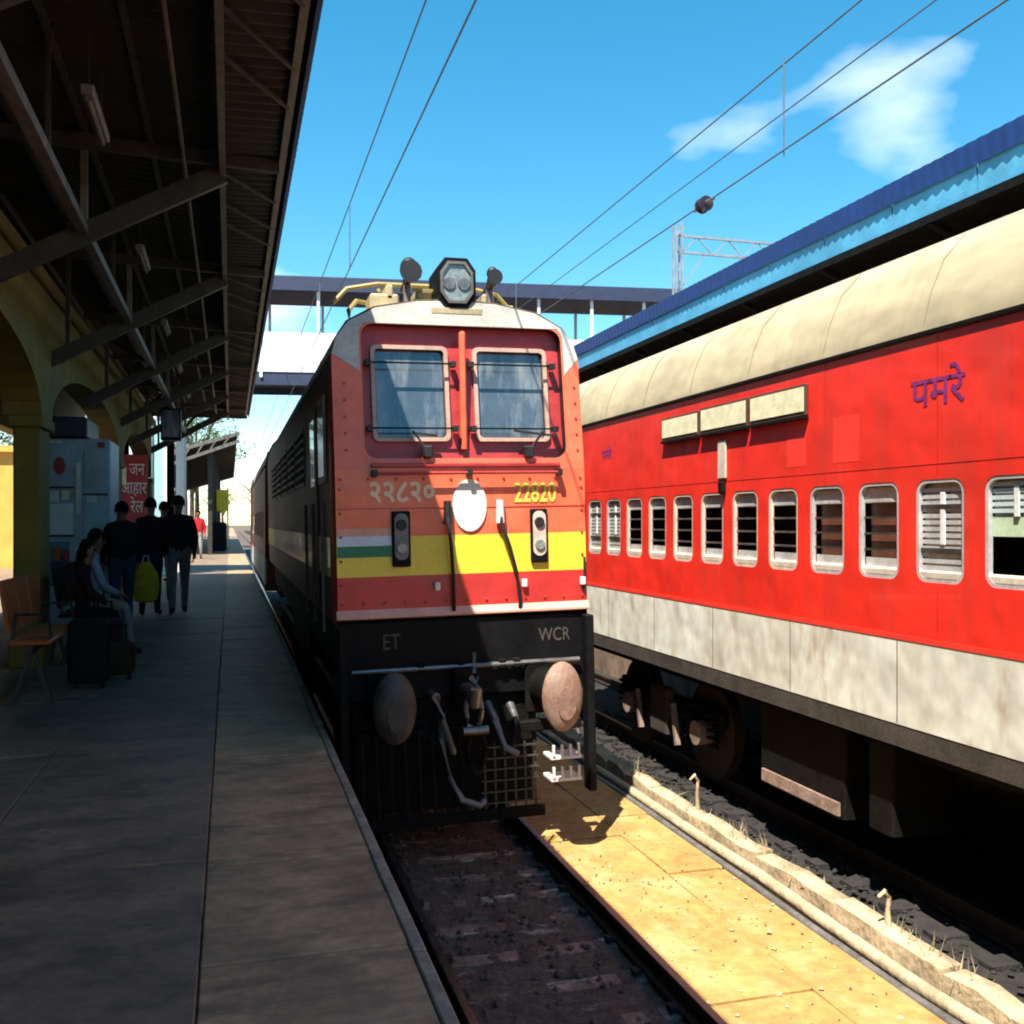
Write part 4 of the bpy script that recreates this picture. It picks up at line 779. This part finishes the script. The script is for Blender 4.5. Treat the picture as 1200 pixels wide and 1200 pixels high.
def pose(kind, sw=.12, arm=(0, 0), bulk=1.0):
    J = {}
    if kind == 'stand':
        J.update(pelvis=(0, 0, .95, .125 * bulk), spine=(0, .0, 1.14, .12 * bulk), chest=(0, .01, 1.33, .135 * bulk), neck=(0, .02, 1.49, .055), chin=(0, .035, 1.565, .068), head=(0, .03, 1.64, .092), top=(0, .02, 1.705, .062))
        for s, n in ((-1, 'l'), (1, 'r')):
            g = sw * s
            J.update({n + 'hip': (s * .09, 0, .88, .092 * bulk), n + 'knee': (s * .1, g * .55 + .02, .49, .074), n + 'ank': (s * .1, g - .03, .09, .054), n + 'heel': (s * .1, g - .05, .045, .04), n + 'toe': (s * .12, g + .13, .035, .034)})
            a = arm[0 if s < 0 else 1]
            J.update({n + 'sho': (s * .185, 0, 1.40, .068 * bulk), n + 'elb': (s * .245, -.02 + a * .25, 1.13, .05 * bulk), n + 'wri': (s * .25, .05 + a * .75, .90 + a * .22, .034), n + 'palm': (s * .25, .075 + a * .9, .82 + a * .25, .034)})
    else:
        J.update(pelvis=(0, 0, .58, .13), spine=(0, .02, .76, .125), chest=(0, .05, .96, .135), neck=(0, .09, 1.11, .055), chin=(0, .115, 1.185, .068), head=(0, .115, 1.26, .092), top=(0, .105, 1.325, .062))
        for s, n in ((-1, 'l'), (1, 'r')):
            J.update({n + 'hip': (s * .09, .05, .56, .09), n + 'knee': (s * .12, .47, .55, .066), n + 'ank': (s * .12, .5 + sw * s, .09, .045), n + 'heel': (s * .12, .47 + sw * s, .045, .04), n + 'toe': (s * .13, .64 + sw * s, .035, .034)})
            J.update({n + 'sho': (s * .185, .04, 1.03, .066), n + 'elb': (s * .25, .14, .78, .05), n + 'wri': (s * .17, .34, .69, .034), n + 'palm': (s * .15, .41, .675, .034)})
    E_ = [('pelvis', 'spine'), ('spine', 'chest'), ('chest', 'neck'), ('neck', 'chin'), ('chin', 'head'), ('head', 'top')]
    reg = {E_[0]: 1, E_[1]: 1, E_[2]: 1, E_[3]: 0, E_[4]: 0, E_[5]: 0}
    for n in 'lr':
        s = -1 if n == 'l' else 1
        p = Vector(J[n + 'palm'][:3]); d = (p - Vector(J[n + 'wri'][:3])).normalized()
        side = Vector((0, 1, 0)) if kind == 'stand' else Vector((-s, 0, 0))
        curl = Vector((-s * .012, 0, 0)) if kind == 'stand' else Vector((0, 0, -.012))
        for i, (off, ln) in enumerate(((-.027, .055), (-.009, .07), (.009, .075), (.027, .066))):
            k1 = p + side * off + d * .03; J[f'{n}f{i}a'] = (*k1, .011); J[f'{n}f{i}b'] = (*(k1 + d * ln * .55 + curl), .0095); J[f'{n}f{i}c'] = (*(k1 + d * ln + curl * 3), .008)
        k1 = p + side * .035 - d * .02; J[n + 'tha'] = (*k1, .012); J[n + 'thb'] = (*(k1 + side * .02 + d * .035 + curl), .0105); J[n + 'thc'] = (*(k1 + side * .022 + d * .06 + curl * 2), .009)
        ch = [(('pelvis', n + 'hip'), 2), ((n + 'hip', n + 'knee'), 2), ((n + 'knee', n + 'ank'), 2), ((n + 'ank', n + 'heel'), 3), ((n + 'heel', n + 'toe'), 3), (('chest', n + 'sho'), 1), ((n + 'sho', n + 'elb'), 1), ((n + 'elb', n + 'wri'), 1), ((n + 'wri', n + 'palm'), 0), ((n + 'palm', n + 'tha'), 0), ((n + 'tha', n + 'thb'), 0), ((n + 'thb', n + 'thc'), 0)]
        for i in range(4): ch += [((n + 'palm', f'{n}f{i}a'), 0), ((f'{n}f{i}a', f'{n}f{i}b'), 0), ((f'{n}f{i}b', f'{n}f{i}c'), 0)]
        for e, k in ch: E_.append(e); reg[e] = k
    return J, E_, reg
def stand_at(px, py_foot, h, rz, label, mats, **kw):
    p = at(px, py_foot, Z=PZ); J, E_, rg = pose('stand', kw.pop('sw', .12), kw.pop('arm', (0, 0)), kw.pop('bulk', 1.1))
    return person(label, (p.x, p.y, PZ), h, rz, J, E_, rg, [skin] + mats, **kw)
blk = cloth('jet', (.010, .009, .011)); nav = cloth('navy', (.014, .018, .035)); mar = cloth('maroon', (.03, .008, .012)); jean = cloth('denim', (.03, .045, .09)); gry = cloth('grey', (.16, .17, .19)); red_c = cloth('red', (.5, .02, .03)); wht = cloth('white', (.55, .55, .53)); lbl = cloth('lightblue', (.25, .33, .45)); shoe = cloth('shoe', (.02, .018, .016)); pal = cloth('pale', (.3, .29, .28))
stand_at(143, 736, 1.76, R(15), 'person in a black jacket and dark jeans standing before the red hoarding', [blk, jean, shoe], sw=.06, arm=(.1, .15), bulk=1.4, sx=.95)
stand_at(176, 721, 1.86, R(-10), 'person in a dark top carrying a yellow bag in the standing group', [mar, nav, shoe], sw=.1, arm=(.05, .1), bulk=1.25, sx=.9)
stand_at(209, 719, 1.9, R(6), 'person in black top and grey trousers nearest the train in the group', [blk, gry, shoe], sw=.16, arm=(.0, .1), bulk=1.4, sx=.95)
stand_at(192, 706, 1.85, R(0), 'person half hidden between the other standing passengers', [blk, blk, shoe], sw=.1, bulk=1.25, sx=.9)
stand_at(232, 655, 1.95, R(180), 'person in a red top and white trousers walking towards the camera', [red_c, wht, shoe], sw=.12, bulk=1.25, sx=.95)
def sit_at(x, y, h, rz, label, mats, **kw):
    J, E_, rg = pose('sit', kw.pop('sw', .05)); return person(label, (x, y, PZ), h, rz, J, E_, rg, [skin] + mats, **kw)
sit_at(-1.52, 11.75, 1.78, R(-70), 'person in a pale blue shirt and pale trousers sitting on the bench', [lbl, pal, shoe], sx=.8)
sit_at(-1.52, 11.15, 1.65, R(-85), 'person in dark plum clothes sitting low on the bench beside the suitcases', [mar, blk, shoe], sx=.8, long_hair=True)
# yellow carrier bag held by the second passenger
p = at(171, 681, Y=at(176, 721, Z=PZ).y - .25)
yb = empty('carrier_bag', (p.x, p.y, p.z - .3), label='bulging yellow carrier bag held by a passenger in the group', cat='bag')
b = MB(); b.loft([[(p.x + a * math.cos(t * math.pi / 8) * (1 + .08 * math.sin(3 * t)), p.y + a * .6 * math.sin(t * math.pi / 8), p.z + z) for t in range(16)] for a, z in ((.1, -.34), (.17, -.3), (.2, -.1), (.18, .12), (.1, .24), (.07, .3))]); b.build('sack', cloth('yellow', (.5, .36, .02)), yb, True)
MB().tube([(p.x - .06, p.y, p.z + .28), (p.x - .03, p.y, p.z + .4), (p.x + .03, p.y, p.z + .4), (p.x + .06, p.y, p.z + .28)], .012, 6).build('handle', wht, yb)

# ------------------------------------------------------------------ footbridge, far canopy, right platform
fb = empty('footbridge', (0, 30, 0), label='covered footbridge crossing all tracks behind the locomotive', cat='footbridge')
FX0, FX1 = -7, 24
MB().box(FX0, FX1, 28.8, 31.4, 9.05, 9.35, bev=.02).build('roof', fob_dark, fb); MB().box(FX0, FX1, 28.74, 28.796, 8.92, 9.3).build('fascia', fob_dark, fb)
MB().box(FX0, FX1, 29.0, 31.2, 6.45, 6.6).build('deck', fob_dark, fb)
k = 0; x = FX0
while x < FX1:
    MB().box(x + .03, x + 1.57, 28.9, 28.95, 6.62, 7.75).build('parapet_panel', fob_white, fb); MB().box(x + .03, x + 1.57, 31.25, 31.3, 6.62, 7.75).build('parapet_panel', fob_white, fb)
    for y in (28.92, 31.28): MB().box(x - .04, x + .04, y - .05, y + .05, 6.45, 9.05).build('post', fob_white, fb)
    x += 1.6
MB().box(FX0, FX1, 28.93, 29.02, 6.25, 6.6).build('girder', fob_dark, fb); MB().box(FX0, FX1, 31.18, 31.27, 6.25, 6.6).build('girder', fob_dark, fb)
for x in (-2.15, -1.58, 7.4, 8.0):
    for y in (29.2, 31.0): cl_ = MB().box(x - .13, x + .13, y - .13, y + .13, PZ - .3, 6.25, bev=.02).build('column', fob_white, fb)
MB().box(-2.02, -1.71, 29.18, 29.22, PZ, 5.2).build('stair_panel', fob_cyan, fb)
fb.rotation_euler = (0, 0, R(-8))
fc = empty('far_canopy', (-1, 48, PZ), label='second dark canopy farther along the near platform, beyond the footbridge', cat='canopy')
o = corr(1.5, 4.6, .04, .25, 4).build('roofing_sheet', sheet_dark); fs_ = o.data; bpy.data.objects.remove(o)
for k in range(30):
    o = link('roofing_sheet', fs_, fc); o.location = (-4.1, 46 + 1.49 * k, 5.0); o.rotation_euler = (0, R(-17), 0)
MB().bar((-4.4, 45.98, 4.85), (.4, 45.98, 6.35), .08, .16).build('end_truss', pipe_pale, fc)
MB().bar((-4.4, 45.98, 4.2), (.4, 45.98, 6.0), .08, .14).build('end_truss', pipe_pale, fc)
for k in range(8): MB().bar((-4.3 + .56 * k, 45.97, 4.25 + .205 * k), (-4.0 + .56 * k, 45.97, 4.95 + .17 * k), .06).build('lattice', pipe_pale, fc)
for k in range(9):
    for x in (-3.6, -.9): MB().box(x - .1, x + .1, 47 + 5 * k, 47.2 + 5 * k, PZ, 5.1 + (x + 4.4) * .28).build('column', steel_dark, fc)
MB().box(-4.6, -4.5, 46, 90, PZ, 5).build('back_wall', sheet_dark, fc)
yv = empty('name_board', (-.4, 62, PZ), label='yellow station name board on posts at the far end of the platform', cat='signboard')
q = at(261, 600, Y=62); MB().box(q.x - .45, q.x + .35, 62, 62.06, 3.0, 4.3, bev=.02).build('panel', loco_yellow, yv)
for x in (q.x - .4, q.x + .3): MB().box(x - .05, x + .05, 62.07, 62.17, PZ, 4.4).build('post', fob_white, yv)
# right platform and its blue edged canopy
rp = empty('platform', (6, 0, 0)); rp['kind'] = 'structure'; tag(rp, 'platform beyond the red coach, seen under its floor', 'platform')
MB().box(5.95, 12.5, -6, 260, -.5, PZ).build('platform_base', slab_grey, rp)
rc = empty('platform_canopy', (7.5, 10, PZ), label='blue edged canopy over the platform beyond the red coach', cat='canopy')
RXE, RZE = 6.1, 5.57
o = corr(1.12, .2, .007, .14, 4).build('fascia_sheet', blue_sheet); fm = o.data; bpy.data.objects.remove(o)
for k in range(46):
    y = -2 + 1.12 * k
    o = link('fascia_sheet', fm, rc); o.location = (RXE, y, RZE - .19); o.rotation_euler = (0, R(-97), 0)
    MB().box(RXE + .03, RXE + .05, y + .01, y + 1.11, RZE - .45, RZE - .16).build('valance_panel', pale_blue, rc)
o = corr(1.12, 2.7, .02, .14, 4).build('roofing_sheet', blue_sheet); rm = o.data; bpy.data.objects.remove(o)
for k in range(46):
    o = link('roofing_sheet', rm, rc); o.location = (RXE + .05, -2 + 1.12 * k, RZE - .04); o.rotation_euler = (0, R(3), 0)
MB().box(RXE + .06, 8.7, -2, 50, RZE - .48, RZE - .44).build('soffit', black_grime_shade, rc)  # black underside standing in for the shade beneath the canopy
MB().box(RXE - .02, RXE + .1, -2, 50, RZE - .53, RZE - .452).build('edge_beam', black_grime_shade, rc)
for k in range(30): MB().bar((RXE + .0, -1 + 1.7 * k, RZE - .52), (RXE + .9, -1 + 1.7 * k, RZE - .9), .07).build('bracket', black_grime_shade, rc)
for k in range(8): MB().box(7.3, 7.5, 1 + 6 * k, 1.2 + 6 * k, PZ, RZE - .48).build('column', steel_dark, rc)
rb2 = empty('shade_backing', (8.7, 20, PZ), label='black backing wall added for the shade behind the far platform canopy', cat='building')
MB().box(8.72, 8.9, -2, 50, PZ, RZE - .1).build('wall', black_grime_shade, rb2)  # added backing, coloured black to keep the gap under the canopy dark

# ------------------------------------------------------------------ overhead line
def wire(name, x, z, label, r=.008, sag=0.0, y0=-6, y1=90, x1=None):
    n = 40; x1 = x if x1 is None else x1
    return tag(MB().tube([(x + (x1 - x) * k / n, y0 + (y1 - y0) * k / n, z + sag * (2 * (k / n) - 1) ** 2) for k in range(n + 1)], r, 6).build(name, wire_m, smooth=True), label, 'wire')
wire('contact_wire', 1.50, 5.65, 'lower overhead wire above the locomotive track'); m1 = wire('messenger_wire', 1.52, 6.55, 'upper overhead wire above the locomotive track')
wire('contact_wire', 4.76, 5.66, 'lowest overhead wire above the red coach, carrying the dark ball'); m2 = wire('messenger_wire', 4.9, 6.55, 'highest overhead wire above the red coach')
wire('contact_wire', 4.74, 5.98, 'middle overhead wire above the red coach', r=.006)
for mw, x, z0, ys in ((m1, 1.51, 5.65, (4.5, 13, 17.5, 22)), (m2, 4.84, 5.66, (7.9, 16.6, 25))):
    for y in ys: MB().cyl((x, y, z0), (x, y, 6.55), .008, n=6).build('dropper', wire_m, mw)
q = at(825, 240, X=4.76); bi = empty('line_insulator', (4.76, q.y, 5.6), label='dark ball shaped insulator hanging on the overhead wire', cat='insulator')
MB().sphere((4.76, q.y, q.z), .07, (.9, .9, 1.1)).build('ball', insul, bi, True)
for s_ in (-1, 1): MB().cyl((4.76, q.y + s_ * .07, q.z), (4.76, q.y + s_ * .22, q.z), .03, .016, n=10).build('clamp', steel, bi)
for s_ in (-.05, .05): MB().cyl((4.76, q.y + s_ - .008, q.z), (4.76, q.y + s_ + .008, q.z), .08, n=16).build('shed', insul, bi, True)
mt = empty('catenary_mast', (9.1, 19, -.3), label='grey lattice mast rising behind the blue canopy', cat='mast')
for dx in (-.07, .07):
    for dy in (-.07, .07): MB().bar((9.1 + dx, 19 + dy, -.3), (9.1 + dx, 19 + dy, 8.6), .035).build('leg', galv, mt)
for k in range(22): s_ = 1 if k % 2 else -1; MB().bar((9.1 - .07 * s_, 18.93, .1 + .39 * k), (9.1 + .07 * s_, 18.93, .49 + .39 * k), .018).build('lacing', galv, mt)
for z in (8.05, 8.4): MB().bar((9.1, 19, z), (13.5, 19, z), .05).build('boom_chord', galv, mt)
for k in range(12): s_ = k % 2; MB().bar((9.2 + .36 * k, 19, 8.05 + .35 * s_), (9.56 + .36 * k, 19, 8.4 - .35 * s_), .025).build('lacing', galv, mt)
MB().bar((9.1, 19, 7.2), (9.75, 19, 8.05), .03).build('stay', galv, mt)

# ------------------------------------------------------------------ trees beyond the platform
def tree(x, y, h, r, m, label, n=2600, zb=None):
    t = empty('tree', (x, y, 0), label=label, cat='tree', group='trees beyond the platform')
    b = MB(); b.tube([(x, y, -.3), (x + .05, y, h * .3), (x - .06, y, h * .55), (x, y, h * .8)], [.28, .2, .13, .05], 9)
    rnd = random.Random(int(x * 31 + y)); cl = []
    for k in range(9):
        a = rnd.uniform(0, 6.28); e = Vector((x + math.cos(a) * r * .65, y + math.sin(a) * r * .65, h * rnd.uniform(.5, .9))); b.tube([(x, y, h * rnd.uniform(.3, .6)), (e * .5 + Vector((x, y, h * .6)) * .5), e], [.1, .06, .02], 6)
    b.build('trunk', bark, t, True)
    for k in range(34):
        a = rnd.uniform(0, 6.28); q_ = math.sqrt(rnd.random()); cl.append((Vector((x + math.cos(a) * r * q_, y + math.sin(a) * r * q_, h * .68 + (h * .32) * rnd.uniform(-1, 1) * math.sqrt(1 - q_ * q_ * .8))), r * rnd.uniform(.16, .34)))
    b = MB()
    for _ in range(n):
        c, rr = rnd.choice(cl); v = Vector((rnd.gauss(0, 1), rnd.gauss(0, 1), rnd.gauss(0, 1))).normalized() * rr * rnd.random() ** .4 + c
        a = Vector((rnd.gauss(0, 1), rnd.gauss(0, 1), rnd.gauss(0, .6))).normalized() * .13; d = a.cross(Vector((rnd.gauss(0, 1), rnd.gauss(0, 1), 1))).normalized() * .07
        b.bm.faces.new([b.bm.verts.new(p_) for p_ in (v - a, v + d, v + a, v - d)])
    b.build('crown', m, t, norm=False)
q = at(218, 480, Y=64); tree(q.x - .5, 100, 16, 4.5, leaf_a, 'tall pale green tree far beyond the second canopy'); tree(q.x - .8, 95, 13.5, 3.4, leaf_a, 'bright yellow green tree in the gap between the canopies')
q = at(255, 490, Y=100); tree(q.x - 3, 100, 14, 3.2, leaf_b, 'darker green tree far behind the second canopy')
tree(-9, 58, 9, 3.2, leaf_b, 'dark leafy tree behind the station arcade')
tree(-15, 52, 9.5, 3.5, leaf_a, 'pale leafy tree farther out behind the orange building')
for k in range(9): tree(-30 + 9 * k + random.uniform(-2, 2), 150 + random.uniform(0, 20), 10 + random.uniform(-2, 2), 5, leaf_b, ['broad', 'tall', 'low', 'rounded', 'ragged', 'sparse', 'dense', 'leaning', 'small'][k] + ' tree on the horizon past the end of the tracks', 1400)
bpy.context.view_layer.update()
